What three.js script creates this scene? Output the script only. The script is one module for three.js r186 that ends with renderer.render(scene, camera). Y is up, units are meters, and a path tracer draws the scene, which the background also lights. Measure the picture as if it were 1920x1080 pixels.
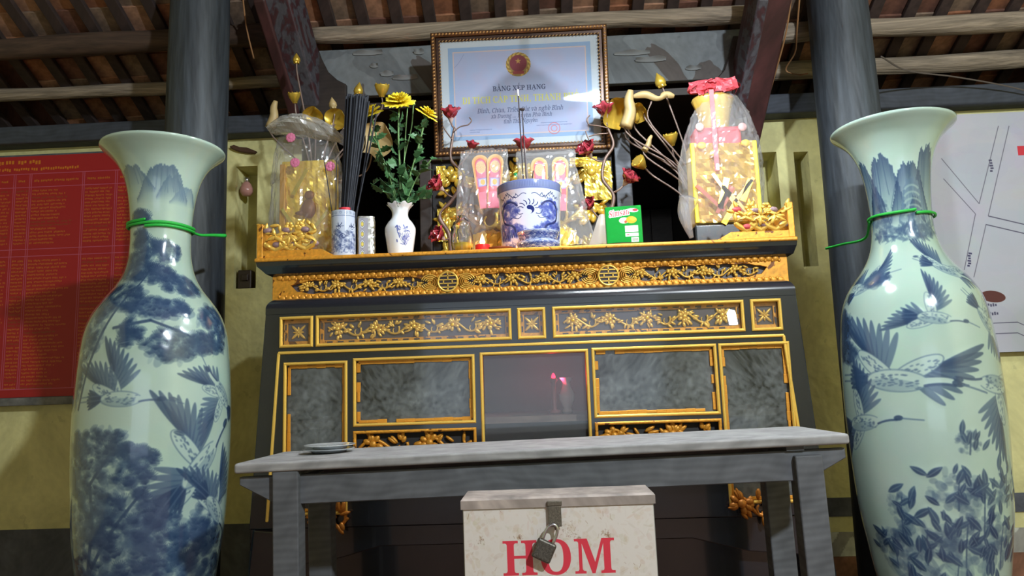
import * as THREE from 'three';
import { RoundedBoxGeometry } from 'three/addons/geometries/RoundedBoxGeometry.js';
import { mergeGeometries } from 'three/addons/utils/BufferGeometryUtils.js';
import { ImprovedNoise } from 'three/addons/math/ImprovedNoise.js';
import { RectAreaLightUniformsLib } from 'three/addons/lights/RectAreaLightUniformsLib.js';

// ------------------------------------------------------------------ camera, sky, lamps, exposure
const scene = new THREE.Scene();
const renderer = new THREE.WebGLRenderer({ antialias: true });
renderer.toneMapping = THREE.LinearToneMapping;
renderer.toneMappingExposure = 2.0;
renderer.shadowMap.enabled = true;
RectAreaLightUniformsLib.init();

const FOCAL = 1350, EYE = new THREE.Vector3(0, 0.95, 0), DEG = Math.PI / 180;
const camera = new THREE.PerspectiveCamera(2 * Math.atan(540 / FOCAL) / DEG, 16 / 9, 0.05, 60);
camera.position.copy(EYE);
camera.rotation.order = 'YXZ';
camera.rotation.set(8.0 * DEG, 2.2 * DEG, -1.9 * DEG);
camera.updateMatrixWorld(true);

// overcast evening sky, seen only through the open doorway behind the viewer
scene.background = new THREE.Color().setRGB(0.52, 0.60, 0.68);
scene.backgroundIntensity = 1.0;

const LAMP_WHITE = new THREE.Color().setRGB(0.86, 0.95, 1.0);
const LAMP_MAIN = { at: [0.32, 2.20, -1.85], power: 1.65 };   // bulb under an enamel shade, hung before the altar
const LAMP_SIDE = { at: [1.30, 2.62, 0.50], power: 13 };    // frosted globe over the aisle, right of the viewer

// ------------------------------------------------------------------ helpers
const V = (x, y, z) => new THREE.Vector3(x, y, z);
/** where the line of sight through photograph pixel (px, py) meets the upright plane at depth z */
function at(px, py, z) {
  const d = V((px - 960) / FOCAL, (540 - py) / FOCAL, -1).applyQuaternion(camera.quaternion);
  return d.multiplyScalar((z - EYE.z) / d.z).add(EYE);
}
function rng(seed) {
  let a = seed >>> 0;
  return () => { a = (a + 0x6D2B79F5) >>> 0; let t = Math.imul(a ^ (a >>> 15), 1 | a); t = (t + Math.imul(t ^ (t >>> 7), 61 | t)) ^ t; return ((t ^ (t >>> 14)) >>> 0) / 4294967296; };
}
const noise = new ImprovedNoise();
const fbm = (x, y, z, n = 4) => { let s = 0, a = 0.5; for (let i = 0; i < n; i++) { s += a * noise.noise(x, y, z); x *= 2.03; y *= 2.03; z *= 2.03; a *= 0.5; } return s; };
const lerp = (a, b, t) => a + (b - a) * t, clamp = (x, a, b) => Math.min(b, Math.max(a, x));
const lin = (r, g, b) => new THREE.Color().setRGB(r, g, b);
const hex = (h) => new THREE.Color(h);

// ---- names and labels
const taken = new Map();
function numbered(name) { const n = taken.get(name) ?? 0; taken.set(name, n + 1); return n ? name + '_' + String(n).padStart(3, '0') : name; }
function tag(o, label, category, group, kind) {
  o.userData.label = label; o.userData.category = category;
  if (group) o.userData.group = group;
  if (kind) o.userData.kind = kind;
  return o;
}
function shade(o) { o.traverse((m) => { if (m.isMesh) { m.castShadow = true; m.receiveShadow = true; } }); }
function thing(name, label, category, p = V(0, 0, 0), group, kind) {
  const o = new THREE.Group(); o.name = numbered(name); o.position.copy(p); scene.add(o);
  return tag(o, label, category, group, kind);
}
function solo(name, label, category, geo, m, p = V(0, 0, 0), group, kind) {
  const o = new THREE.Mesh(geo, m); o.name = numbered(name); o.position.copy(p); scene.add(o);
  return tag(o, label, category, group, kind);
}
function part(parent, name, geo, m, p, label) {
  const o = new THREE.Mesh(geo, m); o.name = name; if (p) o.position.copy(p); parent.add(o);
  if (label) o.userData.label = label;
  return o;
}
function struct(name, geo, m, label, p) {
  const o = new THREE.Mesh(geo, m); o.name = name; if (p) o.position.copy(p); scene.add(o);
  o.userData.kind = 'structure'; if (label) { o.userData.label = label; o.userData.category = name.split('_')[0]; }
  return o;
}

// ---- geometry
function plain(g) {
  g = g.index ? g.toNonIndexed() : g;
  for (const k of Object.keys(g.attributes)) if (!['position', 'normal', 'uv'].includes(k)) g.deleteAttribute(k);
  if (!g.attributes.normal) g.computeVertexNormals();
  if (!g.attributes.uv) g.setAttribute('uv', new THREE.Float32BufferAttribute(new Float32Array(g.attributes.position.count * 2), 2));
  g.clearGroups(); g.morphAttributes = {};
  return g;
}
const merge = (list) => mergeGeometries(list.map(plain), false);
/** uv in metres, each face laid out along the axis it looks along */
function metreUV(g) {
  g = plain(g);
  const p = g.attributes.position, n = g.attributes.normal, uv = new Float32Array(p.count * 2);
  for (let i = 0; i < p.count; i++) {
    const ax = Math.abs(n.getX(i)), ay = Math.abs(n.getY(i)), az = Math.abs(n.getZ(i));
    const [u, v] = az >= ax && az >= ay ? [p.getX(i), p.getY(i)] : ax >= ay ? [p.getZ(i), p.getY(i)] : [p.getX(i), p.getZ(i)];
    uv[2 * i] = u; uv[2 * i + 1] = v;
  }
  g.setAttribute('uv', new THREE.BufferAttribute(uv, 2));
  return g;
}
const box = (w, h, d, x = 0, y = 0, z = 0) => new THREE.BoxGeometry(w, h, d).translate(x, y, z);
const rbox = (w, h, d, r, x = 0, y = 0, z = 0) => new RoundedBoxGeometry(w, h, d, 2, Math.min(r, w / 2.01, h / 2.01, d / 2.01)).translate(x, y, z);
/** box between opposite corners */
const span = (x0, x1, y0, y1, z0, z1, r = 0) => (r ? rbox(Math.abs(x1 - x0), Math.abs(y1 - y0), Math.abs(z1 - z0), r) : box(Math.abs(x1 - x0), Math.abs(y1 - y0), Math.abs(z1 - z0))).translate((x0 + x1) / 2, (y0 + y1) / 2, (z0 + z1) / 2);
const lathe = (pts, seg = 40) => new THREE.LatheGeometry(pts.map(([r, y]) => new THREE.Vector2(r, y)), seg);
const ball = (r, w = 10, h = 8) => new THREE.SphereGeometry(r, w, h);
/** a tube through points whose radius follows rad(t) */
function tube(pts, rad, seg = 24, sides = 7, caps = true) {
  const c = new THREE.CatmullRomCurve3(pts), R = typeof rad === 'number' ? () => rad : rad;
  const fr = c.computeFrenetFrames(seg, false), pos = [], uv = [], idx = [];
  for (let i = 0; i <= seg; i++) {
    const t = i / seg, p = c.getPoint(t), r = R(t);
    for (let j = 0; j <= sides; j++) {
      const a = j / sides * 2 * Math.PI, n = fr.normals[i].clone().multiplyScalar(Math.cos(a) * r).addScaledVector(fr.binormals[i], Math.sin(a) * r);
      pos.push(p.x + n.x, p.y + n.y, p.z + n.z); uv.push(j / sides, t);
    }
  }
  for (let i = 0; i < seg; i++) for (let j = 0; j < sides; j++) { const a = i * (sides + 1) + j, b = a + sides + 1; idx.push(a, a + 1, b, b, a + 1, b + 1); }
  if (caps) for (const [i, flip] of [[0, 1], [seg, 0]]) {
    const p = c.getPoint(i / seg), k = pos.length / 3; pos.push(p.x, p.y, p.z); uv.push(0.5, i / seg);
    for (let j = 0; j < sides; j++) { const a = i * (sides + 1) + j; flip ? idx.push(k, a + 1, a) : idx.push(k, a, a + 1); }
  }
  const g = new THREE.BufferGeometry();
  g.setAttribute('position', new THREE.Float32BufferAttribute(pos, 3)); g.setAttribute('uv', new THREE.Float32BufferAttribute(uv, 2)); g.setIndex(idx); g.computeVertexNormals();
  return g;
}
/** box-section timber from a to b */
function timber(a, b, w, h, r = 0.006) {
  const L = a.distanceTo(b), g = rbox(w, h, L, r);
  const m = new THREE.Matrix4().lookAt(a, b, V(0, 1, 0)); g.applyMatrix4(m);
  const c = a.clone().add(b).multiplyScalar(0.5); return g.translate(c.x, c.y, c.z);
}
/** grid surface from f(u, v) -> Vector3 */
function sheet(f, nu, nv, flat = false) {
  const pos = [], uv = [], idx = [];
  for (let j = 0; j <= nv; j++) for (let i = 0; i <= nu; i++) { const p = f(i / nu, j / nv); pos.push(p.x, p.y, p.z); uv.push(i / nu, j / nv); }
  for (let j = 0; j < nv; j++) for (let i = 0; i < nu; i++) { const a = j * (nu + 1) + i, b = a + nu + 1; idx.push(a, a + 1, b, b, a + 1, b + 1); }
  let g = new THREE.BufferGeometry();
  g.setAttribute('position', new THREE.Float32BufferAttribute(pos, 3)); g.setAttribute('uv', new THREE.Float32BufferAttribute(uv, 2)); g.setIndex(idx);
  if (flat) g = g.toNonIndexed();
  g.computeVertexNormals();
  return g;
}
function poly(pts, holes = []) {
  const s = new THREE.Shape(pts.map(([x, y]) => new THREE.Vector2(x, y)));
  for (const h of holes) s.holes.push(new THREE.Path(h.map(([x, y]) => new THREE.Vector2(x, y))));
  return s;
}
function extrude(shape, depth, bevel = 0, seg = 1) {
  const g = new THREE.ExtrudeGeometry(shape, { depth: depth - 2 * bevel, bevelEnabled: bevel > 0, bevelThickness: bevel, bevelSize: bevel, bevelOffset: -bevel, bevelSegments: seg, curveSegments: 10 });
  return g.translate(0, 0, bevel);
}
const rectPts = (x0, x1, y0, y1) => [[x0, y0], [x1, y0], [x1, y1], [x0, y1]];

// ---- textures
function canvas(w, h) { const c = document.createElement('canvas'); c.width = w; c.height = h; return [c, c.getContext('2d')]; }
function ctex(c, srgb = true) { const t = new THREE.CanvasTexture(c); if (srgb) t.colorSpace = THREE.SRGBColorSpace; t.magFilter = THREE.LinearFilter; t.wrapS = t.wrapT = THREE.RepeatWrapping; return t; }
/** tiling texture from f(u, v) -> [r, g, b] 0..255 sRGB, u and v in 0..1 */
function field(n, f, srgb = true) {
  const d = new Uint8Array(n * n * 4);
  for (let y = 0; y < n; y++) for (let x = 0; x < n; x++) { const c = f(x / n, y / n), o = (y * n + x) * 4; d[o] = clamp(c[0], 0, 255); d[o + 1] = clamp(c[1] ?? c[0], 0, 255); d[o + 2] = clamp(c[2] ?? c[0], 0, 255); d[o + 3] = 255; }
  const t = new THREE.DataTexture(d, n, n, THREE.RGBAFormat, THREE.UnsignedByteType);
  t.magFilter = THREE.LinearFilter; t.wrapS = t.wrapT = THREE.RepeatWrapping; if (srgb) t.colorSpace = THREE.SRGBColorSpace; t.needsUpdate = true;
  return t;
}
function repeat(t, x, y) { const c = t.clone(); c.repeat.set(x, y); c.needsUpdate = true; return c; }
/** seamless fbm on the unit torus */
const wrapN = (u, v, f, z, n = 4) => { const A = 2 * Math.PI; return fbm(Math.cos(u * A) * f + 7.3, Math.sin(u * A) * f + Math.cos(v * A) * f * 0.73 + 3.1, Math.sin(v * A) * f + z, n); };
const std = (o) => new THREE.MeshStandardMaterial(o), phy = (o) => new THREE.MeshPhysicalMaterial({ side: THREE.DoubleSide, ...o });

const plasterTex = field(512, (u, v) => { const a = wrapN(u, v, 1.3, 2, 5), b = wrapN(u, v, 6, 9, 3), k = 1 + 0.13 * a + 0.07 * b, s = wrapN(u, v, 2.4, 31, 4) > 0.34 ? 0.94 : 1; return [214 * k * s, 208 * k * s, 150 * k * s]; });
const plasterBump = field(256, (u, v) => [128 + 190 * wrapN(u, v, 5, 4, 5)], false);
const greyTex = field(256, (u, v) => { const k = 1 + 0.35 * wrapN(u, v, 2, 5, 5) + 0.12 * wrapN(u, v, 9, 1, 3); return [84 * k, 86 * k, 94 * k]; });
/** fine grain, lines running along u */
const timberGrain = field(512, (u, v) => { const g = wrapN(u, v, 0.5, 3, 3), l = 0.5 + 0.5 * Math.sin((v * 61 + g * 3) * 2 * Math.PI), m2 = 0.5 + 0.5 * Math.sin((v * 23 + g * 4 + 0.3) * 2 * Math.PI), k = 0.84 + 0.07 * l + 0.07 * m2 + 0.22 * wrapN(u, v, 3, 8, 4); return [200 * k, 200 * k, 204 * k]; });
const mottled = field(512, (u, v) => { const k = 0.86 + 0.42 * wrapN(u, v, 2.2, 12, 5) + 0.16 * wrapN(u, v, 9, 17, 3); return [214 * k, 214 * k, 214 * k]; });
const mottledBump = field(256, (u, v) => [128 + 200 * wrapN(u, v, 4, 21, 5)], false);
const goldWear = field(512, (u, v) => { const w = wrapN(u, v, 3, 6, 5), k = 0.92 + 0.25 * wrapN(u, v, 8, 3, 4); return w > 0.24 ? [120 * k, 74 * k, 30 * k] : [236 * k, 172 * k, 62 * k]; });

const M = {
  plaster: std({ map: plasterTex, bumpMap: plasterBump, bumpScale: 0.004, roughness: 0.92 }),
  greyPaint: std({ map: greyTex, roughness: 0.85, bumpMap: plasterBump, bumpScale: 0.003 }),
  pillar: std({ map: repeat(mottled, 1.6, 0.7), color: lin(0.082, 0.100, 0.125), roughness: 0.55, bumpMap: mottledBump, bumpScale: 0.003 }),
  beamDark: std({ map: timberGrain, color: lin(0.085, 0.10, 0.13), roughness: 0.7 }),
  redTimber: std({ map: mottled, color: lin(0.10, 0.028, 0.03), roughness: 0.6 }),
  log: std({ map: mottled, color: lin(0.54, 0.43, 0.32), roughness: 0.85, bumpMap: mottledBump, bumpScale: 0.004 }),
  logDark: std({ map: mottled, color: lin(0.13, 0.075, 0.05), roughness: 0.85 }),
  batten: std({ map: mottled, color: lin(0.09, 0.055, 0.05), roughness: 0.85 }),
  black: phy({ color: lin(0.010, 0.013, 0.019), roughness: 0.26, clearcoat: 1.0, clearcoatRoughness: 0.07, side: THREE.FrontSide }),
  blackMatt: std({ color: lin(0.022, 0.021, 0.023), roughness: 0.7 }),
  darkWood: std({ map: timberGrain, color: lin(0.058, 0.040, 0.034), roughness: 0.55 }),
  gold: std({ map: repeat(goldWear, 2, 2), roughness: 0.45, metalness: 0.35, color: lin(1, 0.90, 0.78) }),
  goldBright: std({ color: lin(0.88, 0.56, 0.11), roughness: 0.32, metalness: 0.45 }),
  goldPaint: std({ color: lin(0.78, 0.48, 0.09), roughness: 0.36, metalness: 0.35 }),
  goldFoil: std({ color: lin(0.92, 0.68, 0.12), roughness: 0.22, metalness: 0.6 }),
  lacquerPlum: phy({ color: lin(0.040, 0.030, 0.040), roughness: 0.35, side: THREE.FrontSide }),
  glass: phy({ color: lin(0.96, 0.98, 0.98), transmission: 1, roughness: 0.03, thickness: 0, ior: 1.5 }),
  solidGlass: phy({ color: lin(0.97, 0.98, 0.97), transmission: 1, roughness: 0.03, thickness: 0.004, ior: 1.48 }),
  film: phy({ color: lin(0.90, 0.90, 0.93), transmission: 0.88, roughness: 0.11, thickness: 0, ior: 1.5 }),
  filmMilky: phy({ color: lin(0.86, 0.85, 0.82), transmission: 0.72, roughness: 0.14, thickness: 0, ior: 1.5 }),
  white: phy({ color: lin(0.78, 0.80, 0.82), roughness: 0.14, clearcoat: 0.8, clearcoatRoughness: 0.05 }),
  tableWood: std({ map: timberGrain, color: lin(0.20, 0.21, 0.225), roughness: 0.78, bumpMap: timberGrain, bumpScale: 0.0015 }),
  tableTop: std({ map: timberGrain, color: lin(0.60, 0.59, 0.57), roughness: 0.85 }),
  stem: std({ color: lin(0.10, 0.20, 0.06), roughness: 0.6 }),
  steel: std({ color: lin(0.55, 0.56, 0.58), roughness: 0.25, metalness: 0.95 }),
  twine: std({ color: lin(0.02, 0.42, 0.05), roughness: 0.5 }),
  red: std({ color: lin(0.62, 0.03, 0.05), roughness: 0.55 }),
};
const tinted = (m, r, g, b) => { const c = m.clone(); c.color = lin(r, g, b); return c; };

// ------------------------------------------------------------------ the room
const WALL_Z = -3.1, roofY = (z) => (z <= 0.6 ? 2.40 + 0.5 * (z + 3.1) : 4.25 - 0.5 * (z - 0.6));
const SIDE = 3.2, BACK = -4.1, FRONT = 4.5, JAMB_L = -1.0, JAMB_R = 0.93;

const floorTex = field(512, (u, v) => { const k = 1 + 0.4 * wrapN(u, v, 2, 14, 5) + 0.15 * wrapN(u, v, 9, 2, 3); return [118 * k, 82 * k, 66 * k]; });
struct('floor', metreUV(span(-SIDE - 0.2, SIDE + 0.2, -0.2, 0, -5.2, FRONT + 0.4)), std({ map: floorTex, roughness: 0.8 }), 'dull brick-red floor under the altar');

// side walls, front wall with an open doorway, outer rear wall
const gable = (s) => { const t = 0.2; const g = extrude(poly([[BACK, 0], [FRONT, 0], [FRONT, roofY(FRONT) + 0.05], [0.6, 4.3], [BACK, roofY(BACK) + 0.05]]), t); g.rotateY(-Math.PI / 2); return metreUV(g.translate(s > 0 ? SIDE + t : -SIDE, 0, 0)); };
struct('wall_left', gable(-1), M.plaster, 'yellow plastered side wall on the left');
struct('wall_right', gable(1), M.plaster, 'yellow plastered side wall on the right');
struct('wall_front', metreUV(extrude(poly([[-SIDE, 0], [-1.5, 0], [-1.5, 2.1], [1.5, 2.1], [1.5, 0], [SIDE, 0], [SIDE, 2.32], [-SIDE, 2.32]]), 0.2).translate(0, 0, FRONT)), M.plaster, 'yellow front wall with a wide open doorway');
struct('wall_outer', metreUV(merge([span(-SIDE, JAMB_L - 0.05, 0, roofY(BACK) + 0.05, BACK - 0.15, BACK), span(JAMB_R + 0.05, SIDE, 0, roofY(BACK) + 0.05, BACK - 0.15, BACK)])), M.plaster, 'plastered outer wall behind the side bays');

// back wall: two yellow bays with narrow upright slots cut into them
const wallBay = (x0, x1, top, holes) => metreUV(merge([
  extrude(poly(rectPts(x0, x1, 0, top), holes), 0.14).translate(0, 0, WALL_Z - 0.14),
  span(x0, x1, 0, top, WALL_Z - 0.22, WALL_Z - 0.14)]));
const slotL = rectPts(-1.352, -1.252, 1.43, 1.99), slotR1 = rectPts(0.985, 1.063, 1.43, 1.945), slotR2 = rectPts(1.137, 1.20, 1.43, 1.94);
struct('wall_back_left', wallBay(-SIDE, JAMB_L, 2.125, [slotL]), M.plaster, 'pale yellow back wall with an upright slot, left of the altar');
struct('wall_back_right', wallBay(JAMB_R, SIDE, 2.10, [slotR1, slotR2]), M.plaster, 'pale yellow back wall with two upright slots, right of the altar');

// painted bands at the wall foot
struct('baseboard_left', metreUV(span(-SIDE, JAMB_L, 0, 0.425, WALL_Z, WALL_Z + 0.006)), M.greyPaint, 'grey painted dado along the left back wall');
struct('trim_1', metreUV(span(JAMB_R, SIDE, 0.392, 0.466, WALL_Z, WALL_Z + 0.006)), M.greyPaint, 'grey painted stripe along the right back wall');
const limeTex = field(256, (u, v) => { const w = wrapN(u, v, 2.2, 44, 5), k = 1 + 0.2 * wrapN(u, v, 7, 3, 3); return w > 0.05 ? [196 * k, 198 * k, 186 * k] : [150 * k, 148 * k, 140 * k]; });
struct('trim_2', metreUV(span(JAMB_R, SIDE, 0.235, 0.33, WALL_Z, WALL_Z + 0.004)), std({ map: limeTex, roughness: 0.9 }), 'flaking whitewash below the grey stripe');
struct('baseboard_right', metreUV(span(JAMB_R, SIDE, 0, 0.235, WALL_Z, WALL_Z + 0.012)), std({ map: mottled, color: lin(0.42, 0.19, 0.11), roughness: 0.85 }), 'brick-red painted plinth of the right back wall');

// sanctuary behind the altar: dark planked recess
const DEEP = -4.9;
const recess = struct('wall_recess', metreUV(merge([span(JAMB_L - 0.05, JAMB_L, 0, 2.15, DEEP, -3.1), span(JAMB_R, JAMB_R + 0.05, 0, 2.15, DEEP, -3.1), span(JAMB_L - 0.05, JAMB_R + 0.05, 0, 2.15, DEEP - 0.05, DEEP), span(JAMB_L - 0.05, JAMB_R + 0.05, 2.15, 2.18, DEEP - 0.05, -2.91)])), M.darkWood, 'deep sanctuary of dark stained wood behind the altar');
{
  const n = 13, w = (JAMB_R - JAMB_L) / n, g = metreUV(rbox(w - 0.006, 2.14, 0.022, 0.004));
  for (let i = 0; i < n; i++) { const p = part(recess, 'plank', g, M.darkWood, V(JAMB_L + w * (i + 0.5), 1.07, DEEP + 0.013 + (i % 3) * 0.003)); p.userData.kind = 'structure'; }
}

// tiled roof: slab, rafters along the slope and, where they show, single tiles
{
  const t = 0.12;
  const strip = (x0, x1, zb) => extrude(poly([[zb, roofY(zb) + 0.05], [0.6, 4.30], [FRONT + 0.2, roofY(FRONT + 0.2) + 0.05], [FRONT + 0.2, roofY(FRONT + 0.2) + 0.05 + t], [0.6, 4.30 + t], [zb, roofY(zb) + 0.05 + t]]), x1 - x0).rotateY(-Math.PI / 2).translate(x1, 0, 0);
  const slab = merge([strip(-SIDE - 0.2, JAMB_L - 0.05, BACK - 0.1), strip(JAMB_L - 0.05, JAMB_R + 0.05, -3.62), strip(JAMB_R + 0.05, SIDE + 0.2, BACK - 0.1)]);
  const ceiling = struct('ceiling', metreUV(slab), std({ map: mottled, color: lin(0.22, 0.085, 0.05), roughness: 0.9 }), 'underside of a clay tiled roof on dark rafters');
  const tileMats = [[0.60, 0.27, 0.14], [0.50, 0.20, 0.10], [0.40, 0.27, 0.19], [0.28, 0.12, 0.08], [0.64, 0.34, 0.21]].map((c) => std({ map: mottled, color: lin(...c), roughness: 0.9 }));
  const slope = Math.atan(0.5), pitch = 0.145, row = 0.118, r = rng(11);
  const rafter = metreUV(rbox(0.050, 0.022, 2.15, 0.004)), shortRafter = metreUV(rbox(0.050, 0.022, 1.28, 0.004)), tiles = [0, 1, 2].map((k) => metreUV(rbox(0.128, 0.012, 0.165, 0.003).rotateZ((k - 1) * 0.02)));
  for (let i = -22; i <= 22; i++) {
    const x = i * pitch + 0.02, zc = -2.95, yc = roofY(zc) + 0.004;
    if (Math.abs(x) < SIDE - 0.02) { const b = part(ceiling, 'rafter', x > JAMB_L - 0.1 && x < JAMB_R + 0.1 ? shortRafter : rafter, M.batten, V(x + (r() - 0.5) * 0.012, yc, zc)); b.rotation.set(-slope, (r() - 0.5) * 0.01, 0); b.userData.kind = 'structure'; }
    const xt = x + pitch / 2;
    if (xt < -2.35 || xt > 2.25) continue;
    for (let k = 0; k < 8; k++) {
      const s = k * row, z = -3.36 + s * Math.cos(slope);
      const q = part(ceiling, 'tile', tiles[Math.floor(r() * 3)], tileMats[Math.floor(r() * 5)], V(xt + (r() - 0.5) * 0.008, roofY(z) + 0.026 + r() * 0.004, z));
      q.rotation.set(-slope + 0.07, (r() - 0.5) * 0.04, 0); q.userData.kind = 'structure';
    }
  }
}

// round purlin logs and the wall plates
function purlin(label, x0, x1, z, rad, m, seed, dy = 0) {
  const r = rng(seed), pts = [], n = 7, y = roofY(z) - 0.018 - rad * 1.05 + dy;
  for (let i = 0; i <= n; i++) pts.push(V(lerp(x0, x1, i / n), y + (r() - 0.5) * 0.012, z + (r() - 0.5) * 0.014));
  solo('purlin_log', label, 'log', tube(pts, (t) => rad * (1 + 0.06 * Math.sin(t * 17 + seed)), 40, 12), m);
}
purlin('thin pale roof log over the red notice board', -SIDE, -0.98, -3.065, 0.029, M.log, 3);
purlin('dark brown roof log at the upper left', -SIDE, -0.98, -2.83, 0.046, M.logDark, 4);
purlin('pale roof log above the grey lintel behind the certificate', -0.92, 0.90, -2.855, 0.036, M.log, 5);
purlin('lower of two thick pale logs at the upper right', 0.97, SIDE, -3.125, 0.040, M.log, 6);
purlin('upper of two thick pale logs at the upper right', 0.97, SIDE, -2.945, 0.040, M.log, 7);
function plate(label, x0, x1, y0, y1) { return solo('wall_plate', label, 'beam', metreUV(span(x0, x1, y0, y1, -3.15, -3.02, 0.008)), M.beamDark); }
plate('dark beam on top of the wall above the red notice board', -SIDE, -0.99, 2.118, 2.20);
plate('dark beam on top of the wall above the white map', 0.92, SIDE, 2.092, 2.18);

// sloping red roof brackets on either side of the altar
{
  const streak = field(256, (u, v) => { const w = wrapN(u, v, 1.6, 61, 4), k = 1 + 0.3 * wrapN(u, v, 6, 3, 3); return w > 0.0 ? [74 * k, 72 * k, 80 * k] : w > -0.08 ? [60 * k, 50 * k, 58 * k] : [62 * k, 32 * k, 38 * k]; });
  const m = std({ map: repeat(streak, 2.4, 2.4), roughness: 0.6 });
  const a = at(520, -30, -2.60), b = at(596, 232, -3.01);
  const k = thing('roof_bracket', 'sloping roof timber painted with grey clouds, left of the certificate', 'beam', V(0, 0, 0));
  part(k, 'timber', metreUV(timber(a, b, 0.125, 0.17, 0.012)), m);
  part(k, 'red_edge', metreUV(timber(a.clone().add(V(-0.055, -0.045, 0)), b.clone().add(V(-0.055, -0.045, 0)), 0.05, 0.12, 0.01)), M.redTimber);
  const a2 = at(1446, -30, -2.60), b2 = at(1384, 268, -3.03);
  const k2 = thing('roof_bracket', 'sloping dark red roof timber behind the red-bowed bag', 'beam', V(0, 0, 0));
  part(k2, 'timber', metreUV(timber(a2, b2, 0.12, 0.17, 0.012)), M.redTimber);
  part(k2, 'grey_edge', metreUV(timber(a2.clone().add(V(-0.05, -0.05, 0.01)), b2.clone().add(V(-0.05, -0.05, 0.01)), 0.045, 0.10, 0.01)), m);
}

// peeling grey lintel over the recess, with its dark corner pieces
{
  const z = -2.90, tl = at(575, 70, z), br = at(1385, 158, z);
  const peel = field(512, (u, v) => { const w = wrapN(u, v, 0.9, 71, 3), k = 1 + 0.16 * wrapN(u, v, 6, 5, 3); return w > 0.14 ? [88 * k, 82 * k, 80 * k] : w < -0.2 ? [104 * k, 108 * k, 112 * k] : [116 * k, 121 * k, 125 * k]; });
  const o = thing('lintel_board', 'grey board with peeling paint above the dark recess', 'board', V(0, 0, 0));
  const y0 = at(960, 166, z).y;
  const body = part(o, 'board', metreUV(span(-0.98, 0.92, y0, 2.425, z - 0.03, z, 0.004)), std({ map: peel, roughness: 0.85 }));
  const fl = std({ color: lin(0.22, 0.23, 0.24), roughness: 0.8, side: THREE.DoubleSide }), r = rng(8);
  for (const [px, py, w, h] of [[702, 124, 16, 7], [726, 139, 26, 9], [786, 98, 20, 9], [690, 100, 60, 8], [760, 146, 50, 8], [1220, 112, 60, 9], [1185, 100, 70, 8], [1300, 128, 30, 7]]) {
    const p = at(px, py, z + 0.004), s = z * -1 / FOCAL;
    part(o, 'paint_flake', sheet((u, v) => V((u - 0.5) * w * s, (v - 0.5) * h * s * (0.5 + 0.6 * Math.sin(u * 3)), 0.012 * v * v * (1 + 0.5 * Math.sin(u * 9 + px)) + 0.001), 8, 4), fl, p);
  }
  const corner = (pts) => metreUV(extrude(poly(pts.map(([px, py]) => { const q = at(px, py, z + 0.02); return [q.x, q.y]; })), 0.03, 0.004).translate(0, 0, z + 0.005));
  part(o, 'corner_bracket', corner([[566, 240], [650, 240], [650, 160], [634, 152], [616, 136], [602, 108], [590, 74], [566, 74]]), M.darkWood);
  part(o, 'corner_bracket', corner([[1400, 240], [1315, 240], [1315, 160], [1338, 154], [1356, 134], [1366, 104], [1374, 70], [1400, 70]]), M.darkWood);
}

// round pillars
function pillar(label, x, z, r0) {
  const h = roofY(z) - 0.02, pts = [[0, 0.12], [r0 * 1.06, 0.12]];
  for (let i = 0; i <= 10; i++) pts.push([r0 * (1.06 - 0.10 * i / 10 + 0.01 * Math.sin(i * 1.7)), 0.13 + (h - 0.13) * i / 10]);
  const o = thing('round_pillar', label, 'pillar', V(x, 0, z));
  part(o, 'shaft', lathe(pts, 48), M.pillar);
  part(o, 'stone_base', lathe([[0, 0], [r0 * 1.45, 0], [r0 * 1.5, 0.05], [r0 * 1.3, 0.11], [0, 0.125]], 40), M.greyPaint);
}
pillar('dark round wooden pillar behind the vase by the red board', -1.300, -2.62, 0.1136);
pillar('grey-blue round wooden pillar behind the vase by the white map', 1.237, -2.76, 0.116);

// ------------------------------------------------------------------ lamps
{
  const [x, y, z] = LAMP_MAIN.at;
  const o = thing('pendant_lamp', 'pendant bulb under a white enamel shade, hung before the altar', 'lamp', V(x, y, z));
  part(o, 'cord', tube([V(0, 0.1, 0), V(0.004, 0.5, 0), V(0, roofY(z) - y + 0.03, 0)], 0.004, 10, 6), M.blackMatt);
  part(o, 'shade', lathe([[0.02, 0.10], [0.05, 0.095], [0.11, 0.04], [0.165, -0.010], [0.163, -0.013], [0.106, 0.035], [0.048, 0.088], [0.02, 0.093]], 40), phy({ color: lin(0.7, 0.72, 0.72), roughness: 0.4 }));
  part(o, 'socket', lathe([[0, 0.03], [0.018, 0.03], [0.022, 0.06], [0.022, 0.12], [0, 0.12]], 20), M.white);
  part(o, 'bulb', lathe([[0, -0.034], [0.018, -0.030], [0.030, -0.014], [0.032, 0.004], [0.020, 0.028], [0, 0.032]], 24), std({ color: lin(0.8, 0.8, 0.8), emissive: LAMP_WHITE, emissiveIntensity: 8 }));
  const l = new THREE.PointLight(LAMP_WHITE, LAMP_MAIN.power); l.name = 'pendant_light'; l.position.set(0, -0.004, 0); l.castShadow = true; l.shadow.radius = 1.4; o.add(l);
}
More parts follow.
